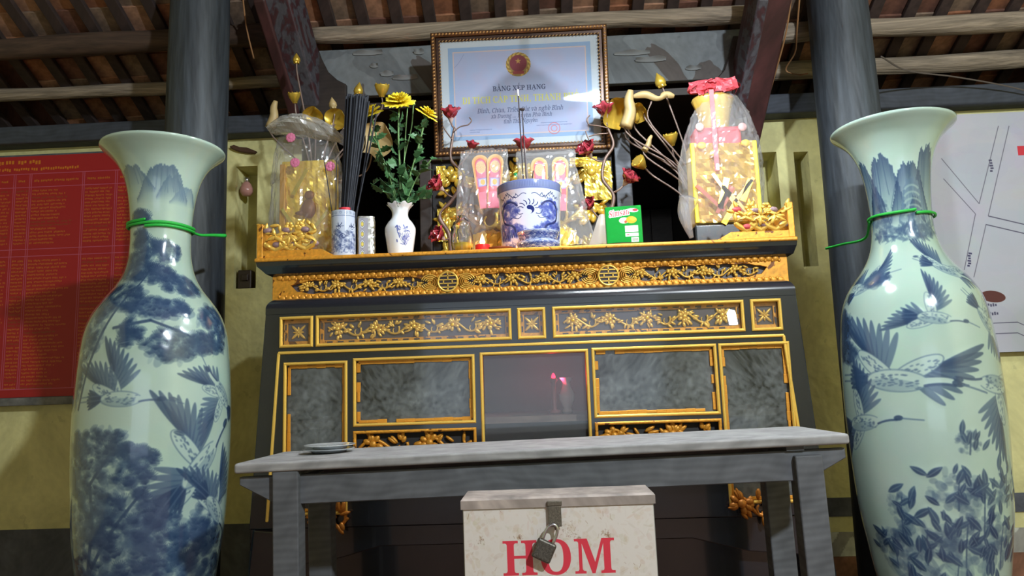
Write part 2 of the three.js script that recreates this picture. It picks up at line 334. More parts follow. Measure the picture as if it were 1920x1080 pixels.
{
  const [x, y, z] = LAMP_SIDE.at;
  const o = thing('globe_lamp', 'frosted white globe lamp hanging on a cord at the right', 'lamp', V(x, y, z));
  part(o, 'cord', tube([V(0, 0.1, 0), V(-0.005, 0.7, 0), V(0, roofY(z) - y + 0.03, 0)], 0.004, 10, 6), M.blackMatt);
  part(o, 'socket', lathe([[0, 0.05], [0.018, 0.05], [0.022, 0.07], [0.022, 0.12], [0, 0.12]], 20), M.white);
  part(o, 'globe', ball(0.062, 32, 24), std({ color: lin(0.8, 0.8, 0.8), emissive: LAMP_WHITE, emissiveIntensity: 6 }));
  const l = new THREE.PointLight(LAMP_WHITE, LAMP_SIDE.power); l.name = 'globe_light'; l.castShadow = true; l.shadow.radius = 3.0; o.add(l);
}

// ------------------------------------------------------------------ altar cabinet
/** solid of stacked rectangles [x0, x1, front, back, y], bottom to top */
function stack(loops) {
  const pos = [], idx = [];
  for (const [x0, x1, f, b, y] of loops) pos.push(x0, y, f, x1, y, f, x1, y, b, x0, y, b);
  for (let i = 0; i < loops.length - 1; i++) for (let k = 0; k < 4; k++) { const a = i * 4 + k, c = i * 4 + (k + 1) % 4; idx.push(a, c, a + 4, c, c + 4, a + 4); }
  const t = (loops.length - 1) * 4; idx.push(0, 2, 1, 0, 3, 2, t, t + 1, t + 2, t, t + 2, t + 3);
  let g = new THREE.BufferGeometry(); g.setAttribute('position', new THREE.Float32BufferAttribute(pos, 3)); g.setIndex(idx);
  g = g.toNonIndexed(); g.computeVertexNormals();
  return metreUV(g);
}
const ring = (x0, x1, y0, y1, w, d, bevel = 0.002) => metreUV(extrude(poly(rectPts(x0, x1, y0, y1), [rectPts(x0 + w, x1 - w, y0 + w, y1 - w)]), d, bevel));
const leafBlob = (L, W, T, x, y, z, rot) => ball(1, 8, 6).scale(L / 2, W / 2, T / 2).rotateZ(rot).translate(x, y, z);
/** carved relief of a winding stem with leaves, blossoms and curls, w by h metres, standing out along z */
function carving(w, h, seed, thick = 0.008) {
  const r = rng(seed), out = [], n = Math.max(2, Math.round(w / (h * 0.95))), step = w / n, pts = [];
  for (let i = 0; i <= n * 4; i++) { const t = i / (n * 4); pts.push(V(-w / 2 + w * t, Math.sin(t * n * Math.PI) * h * 0.26 + (r() - 0.5) * h * 0.05, thick * (0.6 + 0.3 * Math.sin(t * 19)))); }
  out.push(tube(pts, h * 0.06, n * 10, 6));
  for (let i = 0; i < n; i++) {
    const cx = -w / 2 + step * (i + 0.5), s = i % 2 ? -1 : 1, cy = s * h * 0.10;
    if (i % 2 === 0) {                                       // blossom
      const k = 7, R = h * 0.23;
      for (let j = 0; j < k; j++) { const a = j / k * 2 * Math.PI + r(); out.push(leafBlob(R * 1.25, R * 0.85, thick * 1.6, cx + Math.cos(a) * R, cy + Math.sin(a) * R * 0.9, thick * 0.9, a)); }
      out.push(ball(R * 0.55, 8, 6).scale(1, 1, 0.6).translate(cx, cy, thick * 1.5));
    } else {                                                 // curl
      const q = []; for (let j = 0; j <= 14; j++) { const a = j / 14 * 4.6 * s + 0.6, R = h * 0.30 * (1 - j / 20); q.push(V(cx + Math.cos(a) * R * 0.8, cy * 0.4 + Math.sin(a) * R, thick * 0.8)); }
      out.push(tube(q, (t) => h * 0.05 * (1.1 - t * 0.5), 18, 6));
    }
    for (let j = 0; j < 9; j++) {
      const a = r() * 6.28, d = h * (0.26 + 0.16 * r()), x = cx + Math.cos(a) * step * 0.42, y = clamp(cy * 0.3 + Math.sin(a) * d, -h * 0.42, h * 0.42);
      out.push(leafBlob(h * (0.24 + 0.18 * r()), h * (0.10 + 0.07 * r()), thick * 1.3, x, y, thick * (0.5 + 0.7 * r()), a + (r() - 0.5)));
    }
  }
  return merge(out);
}
const dustTex = field(512, (u, v) => { const k = 224 + 46 * wrapN(u, v, 0.8, 83, 3) + 40 * wrapN(u, v, 7, 13, 4); return [k, k, k]; }, false);
const paneGlass = phy({ color: lin(0.60, 0.64, 0.66), transmission: 1, transmissionMap: repeat(dustTex, 1.7, 1.7), roughness: 0.10, thickness: 0, ior: 1.5 });
const centreGlass = phy({ color: lin(0.88, 0.90, 0.92), transmission: 0.97, roughness: 0.06, thickness: 0, ior: 1.5 });
const clearPane = phy({ color: lin(0.97, 0.97, 0.98), transmission: 0.985, roughness: 0.04, thickness: 0, ior: 1.5 });

{
  const F = -2.2, B = -2.74, cab = thing('altar_cabinet', 'black lacquered altar cabinet with gilded carved panels and dusty glass doors', 'cabinet', V(0, 0, 0));
  const lx = (y) => -0.853 - (1.255 - y) * 0.0625, rx = (y) => 0.773 + (1.255 - y) * 0.0600;   // sides splay outwards

  // top: gilt slab, black ogee, gilt frieze, rounded black shoulder
  part(cab, 'top_slab', metreUV(span(-0.896, 0.798, 1.373, 1.386, F - 0.60, F, 0.005)), M.gold);
  part(cab, 'cornice', stack([[-0.852, 0.776, F - 0.050, B, 1.330], [-0.868, 0.790, F - 0.030, B, 1.338], [-0.878, 0.792, F - 0.018, B, 1.349], [-0.889, 0.794, F - 0.006, B - 0.03, 1.360], [-0.891, 0.796, F - 0.004, B - 0.03, 1.3728]]), M.black);
  const sh = []; for (let i = 0; i <= 28; i++) { const a = i / 28 * Math.PI / 2, r = 0.034, s = r * (1 - Math.cos(a)); sh.push([lx(1.21) + s, rx(1.21) - s, F - s, B, 1.222 + r * Math.sin(a)]); }
  sh.unshift([lx(1.205), rx(1.205), F, B, 1.205]);
  part(cab, 'shoulder', stack(sh), M.black);

  // frieze with three cartouches, two round medallions and petal borders
  const zf = F - 0.047, fx = (px) => at(px, 522, zf).x, y0 = 1.254, y1 = 1.334, yc = (y0 + y1) / 2;
  const cart = (a, b) => { const x0 = fx(a), x1 = fx(b), q = [], n = 24, H = 0.022; for (let i = 0; i <= n; i++) q.push(i / n); const up = q.map((t) => [lerp(x0, x1, t), yc + H * Math.min(1, 0.25 + Math.pow(Math.sin(Math.PI * t), 0.5)) + 0.0022 * Math.cos(t * 44)]); const dn = q.slice(1, -1).reverse().map((t) => [lerp(x0, x1, t), yc - H * Math.min(1, 0.25 + Math.pow(Math.sin(Math.PI * t), 0.5)) - 0.0022 * Math.cos(t * 44)]); return [...up, ...dn].reverse(); };
  const carts = [[545, 806], [874, 1106], [1172, 1440]];
  const fr = part(cab, 'frieze', metreUV(extrude(poly(rectPts(-0.853, 0.775, y0, y1), carts.map(([a, b]) => cart(a, b))), 0.012, 0.001).translate(0, 0, zf - 0.012)), M.gold, null, 'gilded carved frieze');
  part(fr, 'frieze_ground', span(-0.85, 0.772, y0 + 0.002, y1 - 0.002, zf - 0.034, zf - 0.018), tinted(M.lacquerPlum, 0.10, 0.09, 0.11));
  carts.forEach(([a, b], i) => part(fr, 'cartouche_carving', carving((fx(b) - fx(a)) * 0.88, 0.050, 40 + i, 0.006), M.goldPaint, V((fx(a) + fx(b)) / 2, yc, zf - 0.014)));
  const petals = [];
  for (let x = -0.83; x < 0.752; x += 0.0215) for (const s of [-1, 1]) { petals.push(ball(1, 8, 6).scale(0.0105, 0.010, 0.005).translate(x + (s > 0 ? 0 : 0.0107), yc + s * 0.034, zf)); petals.push(ball(1, 6, 5).scale(0.005, 0.006, 0.004).translate(x + (s > 0 ? 0.0107 : 0), yc + s * 0.028, zf + 0.001)); }
  part(fr, 'petal_border', merge(petals), M.gold);
  for (const px of [840, 1141]) {
    const x = fx(px), g = [new THREE.TorusGeometry(0.031, 0.0035, 8, 36)], R = 0.029;
    for (const dy of [-0.018, -0.006, 0.006, 0.018]) { const hw = Math.sqrt(R * R - dy * dy); g.push(box(hw * 2, 0.0035, 0.005, 0, dy, 0)); }
    for (const [dx, dy] of [[0, 0.012], [-0.014, 0], [0.014, 0], [0, -0.012], [0, 0.024], [0, -0.024]]) g.push(box(0.0035, 0.012, 0.005, dx, dy, 0));
    part(fr, 'round_medallion', merge(g), M.goldBright, V(x, yc, zf + 0.004));
    part(fr, 'medallion_ground', new THREE.CylinderGeometry(0.031, 0.031, 0.004, 32).rotateX(Math.PI / 2), M.lacquerPlum, V(x, yc, zf + 0.0005));
    const w = []; for (const s of [-1, 1]) for (let k = 0; k < 4; k++) for (const v of [-1, 1]) { const q = []; for (let j = 0; j <= 12; j++) { const a = j / 12 * 3.6 + 0.3, rr = 0.008 + 0.0065 * k; q.push(V(x + s * (0.058 + Math.cos(a) * rr), yc + v * Math.sin(a) * rr * 0.9, zf + 0.002)); } w.push(tube(q, 0.0022, 14, 5)); }
    part(fr, 'wave_curls', merge(w), M.goldBright);
  }

  // front board with openings
  const up = [[-0.806, -0.709], [-0.692, -0.094], [-0.067, 0.011], [0.040, 0.612], [0.640, 0.724]], uy0 = 1.104, uy1 = 1.192;
  const panes = [[-0.792, -0.602, 0.60, 1.050], [-0.576, -0.210, 0.857, 1.056], [-0.186, 0.136, 0.60, 1.060], [0.154, 0.521, 0.860, 1.062], [0.535, 0.738, 0.60, 1.062]];
  const low = [[-0.576, -0.210, 0.66, 0.836], [0.154, 0.521, 0.66, 0.840]];
  const holes = [...up.map(([a, b]) => rectPts(a, b, uy0, uy1)), ...panes.map((p) => rectPts(...p)), ...low.map((p) => rectPts(...p))];
  const T = 0.022;
  part(cab, 'front_board', metreUV(extrude(poly([[lx(0.56), 0.56], [rx(0.56), 0.56], [rx(1.206), 1.206], [lx(1.206), 1.206]], holes.map((h) => [...h].reverse())), T, 0.002).translate(0, 0, F - T)), M.black);
  for (const s of [0, 1]) {
    const f = s ? rx : lx, d = s ? -0.022 : 0.022;
    part(cab, 'side_board', metreUV(extrude(poly([[f(1.206), 1.206], [f(0.56), 0.56], [f(0.56) + d, 0.56], [f(1.206) + d, 1.206]]), F - T - B, 0).translate(0, 0, B)), M.black);
  }
  part(cab, 'back_board', metreUV(span(lx(0.9) + 0.02, rx(0.9) - 0.02, 0.56, 1.206, B, B + 0.012)), M.darkWood);
  part(cab, 'bottom_board', metreUV(span(lx(0.56) + 0.02, rx(0.56) - 0.02, 0.56, 0.58, B + 0.012, F - T)), M.darkWood);
  part(cab, 'inner_shelf', metreUV(span(lx(0.9) + 0.045, rx(0.9) - 0.045, 0.846, 0.866, B + 0.012, F - 0.07)), std({ map: timberGrain, color: lin(0.44, 0.29, 0.20), roughness: 0.6 }), null, 'brown shelf behind the glass');
  for (const px of [-0.592, -0.198, 0.145, 0.528]) part(cab, 'inner_divider', metreUV(span(px - 0.009, px + 0.009, 0.58, 1.075, F - 0.12, F - T - 0.002)), M.darkWood);

  // upper row: gilt frames, fretted borders, carving behind glass
  up.forEach(([a, b], i) => {
    const long = b - a > 0.2, p = part(cab, 'carved_panel', ring(a - 0.004, b + 0.004, uy0 - 0.004, uy1 + 0.004, 0.009, 0.014, 0.003).translate(0, 0, F - 0.006), M.goldBright, null, long ? 'long gilded panel of carved flowers behind glass' : 'small square gilded panel');
    part(p, 'panel_ground', span(a, b, uy0, uy1, F - T - 0.006, F - T), tinted(M.lacquerPlum, 0.085, 0.07, 0.085));
    part(p, 'fretted_border', merge([ring(a + 0.003, b - 0.003, uy0 + 0.003, uy1 - 0.003, 0.013, 0.006, 0.001).translate(0, 0, F - T + 0.001)]), M.gold);
    const slots = [];
    if (long) for (let x = a + 0.035; x < b - 0.03; x += 0.034) for (const y of [uy0 + 0.010, uy1 - 0.010]) slots.push(box(0.018, 0.0045, 0.002, x, y, F - T + 0.0075));
    for (const x of [a + 0.010, b - 0.010]) for (const y of [-0.016, 0.016]) slots.push(box(0.0045, 0.018, 0.002, x, (uy0 + uy1) / 2 + y, F - T + 0.0075));
    for (const s of slots) part(p, 'dark_slot', s, M.lacquerPlum);
    const cy = (uy0 + uy1) / 2;
    if (long) part(p, 'flower_carving', carving(b - a - 0.06, 0.060, 60 + i, 0.006), M.goldBright, V((a + b) / 2, cy, F - T + 0.001));
    else {
      const g = []; for (let k = 0; k < 4; k++) { const t = Math.PI / 4 + k * Math.PI / 2; g.push(leafBlob(0.034, 0.009, 0.006, Math.cos(t) * 0.014, Math.sin(t) * 0.014, 0, t)); g.push(leafBlob(0.016, 0.006, 0.005, Math.cos(t + 0.785) * 0.010, Math.sin(t + 0.785) * 0.010, 0, t + 0.785)); }
      g.push(ball(0.005, 8, 6)); part(p, 'flower_carving', merge(g), i === 2 ? M.goldBright : M.goldPaint, V((a + b) / 2, cy, F - T + 0.003));
    }
    part(p, 'glass', span(a + 0.005, b - 0.005, uy0 + 0.005, uy1 - 0.005, F - 0.009, F - 0.0085), clearPane);
    if (i === 3) {                                            // loose shard of glass leaning at the right end; it mirrors the side bulb
      const s = part(p, 'glass_shard', poly2(), M.glass, V(0.580, cy - 0.002, F - 0.004), 'leaning glass shard that mirrors a bulb');
      const P = s.position.clone(), h = V(...LAMP_SIDE.at).sub(P).normalize().add(EYE.clone().sub(P).normalize()).normalize();
      s.quaternion.setFromUnitVectors(V(0, 0, 1), h);
    }
  });
  function poly2() { return extrude(poly([[-0.010, -0.026], [0.015, -0.026], [0.011, 0.018], [-0.006, 0.024], [-0.014, 0.010]]), 0.002); }

  // gilt rails round the doors
  const rail = (x0, y0r, x1, y1r) => timber(V(x0, y0r, F + 0.001), V(x1, y1r, F + 0.001), 0.009, 0.009, 0.003);
  part(cab, 'gilt_rail', merge([rail(-0.814, 1.084, 0.730, 1.084), rail(-0.812, 1.084, -0.842, 0.58), rail(0.728, 1.084, 0.765, 0.58)]), M.goldBright);

  // glass doors
  const pr = rng(77);
  panes.forEach(([a, b, c, d], i) => {
    const p = part(cab, i === 2 ? 'centre_window' : 'glass_door', ring(a - 0.004, b + 0.004, c - 0.004, d + 0.004, 0.009, 0.012, 0.003).translate(0, 0, F - 0.005), M.goldBright);
    part(p, 'pane', metreUV(span(a + 0.003, b - 0.003, c + 0.003, d - 0.003, F - 0.016, F - 0.013)), i === 2 ? centreGlass : paneGlass);
    if (i !== 2) {
      const g = []; const w = 0.010;
      const strip = (x0, y0s, x1, y1s) => { const L = Math.hypot(x1 - x0, y1s - y0s), n = Math.round(L / 0.028); for (let k = 0; k < n; k++) { const t = (k + 0.5) / n, e = w * (0.8 + 0.5 * pr()), x = lerp(x0, x1, t), y = lerp(y0s, y1s, t), hor = Math.abs(x1 - x0) > 0.01; if (pr() < 0.86) g.push(hor ? rbox(L / n * 1.02, e, 0.004, 0.0015, x, y, 0) : rbox(e, L / n * 1.02, 0.004, 0.0015, x, y, 0)); } };
      const q = 0.010; strip(a + q, d - q, b - q, d - q); strip(a + q, c + q, b - q, c + q); strip(a + q, c + q, a + q, d - q); strip(b - q, c + q, b - q, d - q);
      part(p, 'fretted_border', merge(g).translate(0, 0, F - 0.010), M.gold);
    }
  });
  low.forEach(([a, b, c, d], i) => {
    const p = part(cab, 'openwork_panel', ring(a - 0.004, b + 0.004, c - 0.004, d + 0.004, 0.009, 0.012, 0.003).translate(0, 0, F - 0.005), M.gold, null, 'gilded openwork panel below a glass door');
    part(p, 'panel_ground', span(a, b, c, d, F - T - 0.006, F - T), M.blackMatt);
    part(p, 'scroll_carving', carving(b - a - 0.02, 0.09, 90 + i, 0.008), M.gold, V((a + b) / 2, d - 0.046, F - T + 0.002));
  });

  // lower part: carved apron with red ground, corner brackets and splayed legs
  part(cab, 'lower_apron', metreUV(extrude(poly([[lx(0.56), 0.56], [lx(0.5), 0.44], [-0.66, 0.46], [-0.5, 0.50], [0.42, 0.50], [0.58, 0.46], [rx(0.5), 0.44], [rx(0.56), 0.56]]), 0.03, 0.003).translate(0, 0, F - 0.04)), M.black);
  part(cab, 'lower_panel', metreUV(span(lx(0.3) + 0.05, rx(0.3) - 0.05, 0.10, 0.56, F - 0.075, F - 0.06)), M.black);
  const legs = [[-1, F - 0.05], [1, F - 0.05], [-1, B + 0.05], [1, B + 0.05]];
  for (const [s, z] of legs) { const f = s < 0 ? lx : rx; part(cab, 'leg', metreUV(timber(V(f(0.56) - s * 0.05, 0.56, z), V(f(0) - s * 0.03, 0, z), 0.09, 0.09, 0.012)), M.black); }
  for (const [s, px] of [[-1, -0.62], [1, 0.56]]) part(cab, 'corner_carving', carving(0.11, 0.10, s > 0 ? 5 : 9, 0.012), tinted(M.gold, 0.7, 0.5, 0.45), V(px - (s < 0 ? 0.03 : -0.03), 0.59, F + 0.004));
  const cloth = field(128, (u, v) => { const d = Math.hypot((u * 6 % 1) - 0.5, v - 0.5); return d < 0.22 ? [170, 150, 140] : [96, 22, 22]; });
  part(cab, 'fringe_cloth', metreUV(sheet((u, v) => V(lerp(-0.17, 0.14, u), lerp(0.60, 0.652, v), F + 0.010 + 0.004 * Math.sin(u * 40)), 40, 2)), std({ map: repeat(cloth, 4, 18), roughness: 0.9, side: THREE.DoubleSide }), null, 'red fringe cloth with pale dots');

  // what stands on the shelf inside
  const zi = -2.40, iv = at(1064, 768, zi); iv.y = 0.866;
  solo('small_vase', 'little white vase on the shelf behind the middle glass', 'vase', lathe([[0, 0], [0.016, 0], [0.018, 0.008], [0.013, 0.018], [0.025, 0.045], [0.026, 0.062], [0.014, 0.088], [0.012, 0.10], [0.022, 0.116], [0.020, 0.116], [0.010, 0.10], [0, 0.09]], 24), M.white, iv);
  const pl = at(1040, 768, zi + 0.02); pl.y = 0.866;
  const lamp = thing('red_altar_lamp', 'small electric lamp with a glowing red tip behind the middle glass', 'lamp', pl);
  part(lamp, 'holder', lathe([[0, 0], [0.020, 0], [0.020, 0.010], [0.007, 0.016], [0.007, 0.10], [0.013, 0.108], [0.011, 0.116], [0, 0.116]], 20), std({ color: lin(0.2, 0.05, 0.04), roughness: 0.5 }));
  part(lamp, 'bulb_tip', lathe([[0, 0.112], [0.006, 0.115], [0.0065, 0.122], [0.003, 0.130], [0, 0.133]], 16), std({ color: lin(0.5, 0.02, 0.04), emissive: lin(1, 0.01, 0.04), emissiveIntensity: 4 }));
  const l = new THREE.PointLight(lin(1, 0.03, 0.08), 0.08); l.name = 'red_altar_light'; l.position.set(0, 0.121, 0); l.castShadow = true; l.shadow.radius = 0.2; lamp.add(l);
}

// ------------------------------------------------------------------ dusty table, box, plates
{
  const zf = -1.7, zb = -2.03, tilt = 0.019, tab = thing('offering_table', 'dusty grey wooden offering table before the altar cabinet', 'table', V(-0.005, 0, (zf + zb) / 2));
  tab.rotation.z = tilt; tab.position.y = 0.0;
  const W = 1.425, D = zf - zb, h = 0.812;
  part(tab, 'table_top', metreUV(rbox(W, 0.024, D, 0.007, 0, h - 0.012, 0)), M.tableTop, null, 'dusty pale grey table top');
  const ap = extrude(poly([[-W / 2 + 0.005, h - 0.034], [-W / 2 + 0.005, h - 0.052], [-W / 2 + 0.09, h - 0.098], [-W / 2 + 0.14, h - 0.102], [W / 2 - 0.15, h - 0.102], [W / 2 - 0.10, h - 0.104], [W / 2 - 0.005, h - 0.056], [W / 2 - 0.005, h - 0.034]].reverse()), 0.022, 0.002);
  for (const z of [D / 2 - 0.044, -D / 2 + 0.02]) part(tab, 'apron', metreUV(ap.clone().translate(0, 0, z)), M.tableWood);
  for (const s of [-1, 1]) part(tab, 'batten', metreUV(box(0.04, 0.010, D - 0.03, s * (W / 2 - 0.12), h - 0.029, 0)), M.tableWood);
  for (const x of [-0.592, 0.618]) for (const z of [D / 2 - 0.030, -D / 2 + 0.045]) part(tab, 'leg', metreUV(rbox(0.062, h - 0.034, 0.05, 0.004, x, (h - 0.034) / 2 + (x > 0 ? -0.011 : 0.0112), z)), M.tableWood);
  for (const x of [-0.592, 0.618]) part(tab, 'side_stretcher', metreUV(box(0.03, 0.05, D - 0.1, x, h - 0.075, 0.005)), M.tableWood);

  const plateGeo = lathe([[0, 0], [0.044, 0], [0.045, 0.004], [0.063, 0.0075], [0.067, 0.009], [0.065, 0.010], [0.042, 0.006], [0, 0.0055]], 40);
  const p0 = at(617, 840, -1.90); p0.y = h + Math.tan(tilt) * (p0.x + 0.005) + 0.0005 + 0.0013;
  const grey = phy({ color: lin(0.55, 0.60, 0.66), roughness: 0.2 });
  solo('saucer', 'lower of two stacked white saucers on the grey table', 'saucer', plateGeo, grey, p0, 'saucers on the table');
  solo('saucer', 'upper of two stacked white saucers on the grey table', 'saucer', plateGeo, M.white, p0.clone().add(V(0.002, 0.0103, 0)), 'saucers on the table');
}
{
  // white donation box
  const [c, g] = canvas(1024, 1024);
  g.fillStyle = '#cfc8c2'; g.fillRect(0, 0, 1024, 1024);
  const r = rng(21);
  for (let i = 0; i < 1500; i++) { g.fillStyle = `rgba(${150 + r() * 40 | 0},${120 + r() * 40 | 0},${95 + r() * 30 | 0},${r() * 0.16})`; g.beginPath(); g.ellipse(r() * 1024, r() * 1024, 3 + r() * 26, 2 + r() * 14, r() * 3, 0, 7); g.fill(); }
  for (let i = 0; i < 60; i++) { g.strokeStyle = `rgba(120,80,50,${0.1 + r() * 0.35})`; g.lineWidth = 1 + r() * 3; const x = r() * 1024, y = r() * 500; g.beginPath(); g.moveTo(x, y); g.lineTo(x + (r() - 0.5) * 26, y + r() * 30); g.stroke(); }
  for (const [x, y, s] of [[560, 110, 60], [585, 150, 40], [500, 70, 30], [90, 170, 24], [620, 175, 18], [760, 150, 26], [775, 165, 16], [300, 160, 14]]) for (let k = 0; k < 60; k++) { g.fillStyle = `rgba(${105 + r() * 40 | 0},${78 + r() * 26 | 0},${52 + r() * 20 | 0},${r() * 0.32})`; g.beginPath(); g.ellipse(x + (r() + r() - 1) * s, y + (r() + r() - 1) * s, r() * 7, r() * 5, r() * 3, 0, 7); g.fill(); }
  g.fillStyle = '#cf3144'; g.textAlign = 'center'; g.textBaseline = 'alphabetic'; g.font = 'bold 252px serif';
  const WORD = 'HOM'; g.save(); g.translate(506, 356); const tw = g.measureText(WORD).width; g.scale(612 / tw, 1); g.fillText(WORD, 0, 0); g.restore();
  const t = ctex(c), W = 0.392, H = 0.717, D = 0.12, p = at(1050, 946, -1.5);
  const o = thing('donation_box', 'white metal donation box lettered in red, with a padlock, under the grey table', 'box', V(0.024, 0, -1.5 - D / 2));
  o.rotation.z = 0.006;
  const mt = std({ map: t, roughness: 0.55 }), side = std({ map: mottled, color: lin(0.62, 0.61, 0.58), roughness: 0.55 });
  part(o, 'body', metreUV(rbox(W - 0.006, H, D - 0.004, 0.004, 0, H / 2, 0)), side);
  const front = new THREE.PlaneGeometry(W - 0.010, W - 0.010).translate(0, H - (W - 0.010) / 2 - 0.002, D / 2 - 0.0014);
  part(o, 'front_lettering', front, mt, null, 'white front panel with red letters and rust');
  const lid = stack([[-W / 2, W / 2, D / 2 + 0.002, -D / 2, H - 0.004], [-W / 2, W / 2, D / 2 + 0.002, -D / 2, H + 0.013], [-W / 2 + 0.003, W / 2 - 0.003, D / 2 - 0.003, -D / 2 + 0.004, H + 0.017]]);
  part(o, 'lid', lid, std({ map: mottled, color: lin(0.60, 0.50, 0.45), roughness: 0.6 }));
  const hx = at(1044, 960, -1.5).x - 0.024;
  const rust = std({ map: mottled, color: lin(0.26, 0.22, 0.17), roughness: 0.6, metalness: 0.4 });
  part(o, 'hasp', merge([rbox(0.026, 0.040, 0.003, 0.001, hx, H - 0.022, D / 2 + 0.006), rbox(0.03, 0.010, 0.006, 0.002, hx, H + 0.003, D / 2 + 0.005), new THREE.TorusGeometry(0.006, 0.002, 6, 14).rotateY(Math.PI / 2).translate(hx, H - 0.040, D / 2 + 0.008)]), rust);
  const lock = new THREE.Group(); lock.name = 'padlock'; lock.position.set(hx - 0.004, H - 0.042, D / 2 + 0.014); lock.rotation.z = -0.45; o.add(lock);
  part(lock, 'shackle', tube([V(-0.011, -0.030, 0), V(-0.011, -0.008, 0), V(-0.007, 0.002, 0), V(0, 0.006, 0), V(0.007, 0.002, 0), V(0.011, -0.008, 0), V(0.011, -0.030, 0)], 0.0032, 24, 8), M.steel);
  part(lock, 'lock_body', rbox(0.040, 0.040, 0.013, 0.005, 0, -0.048, 0), std({ map: mottled, color: lin(0.22, 0.20, 0.17), roughness: 0.45, metalness: 0.6 }));
}

// ------------------------------------------------------------------ the pair of tall blue and white floor vases
const VASE_H = [[0.128, 0.0], [0.142, 0.02], [0.138, 0.06], [0.140, 0.15], [0.152, 0.26], [0.172, 0.345], [0.184, 0.425], [0.199, 0.53], [0.207, 0.65], [0.2125, 0.78], [0.212, 0.91], [0.205, 1.04], [0.195, 1.12], [0.178, 1.17], [0.150, 1.216], [0.121, 1.255], [0.101, 1.295], [0.089, 1.345], [0.0855, 1.40], [0.087, 1.45], [0.092, 1.51], [0.101, 1.565], [0.114, 1.608], [0.134, 1.644], [0.157, 1.668], [0.173, 1.682], [0.178, 1.688], [0.178, 1.694], [0.172, 1.696], [0.150, 1.676], [0.120, 1.64], [0.098, 1.58], [0.082, 1.48], [0.078, 1.40]];
const VASE_TOP = 1.696;
const vaseProfile = (() => {                                    // smooth outline
  const c = new THREE.CatmullRomCurve3(VASE_H.map(([r, y]) => V(r, y, 0)), false, 'centripetal'), pts = [[0, 0]];
  for (let i = 0; i <= 150; i++) { const p = c.getPoint(i / 150); pts.push([p.x, p.y]); }
  return pts;
})();
const radiusAt = (y) => { for (let i = 1; i < 26; i++) if (VASE_H[i][1] >= y) { const a = VASE_H[i - 1], b = VASE_H[i]; return lerp(a[0], b[0], (y - a[1]) / (b[1] - a[1])); } return 0.17; };

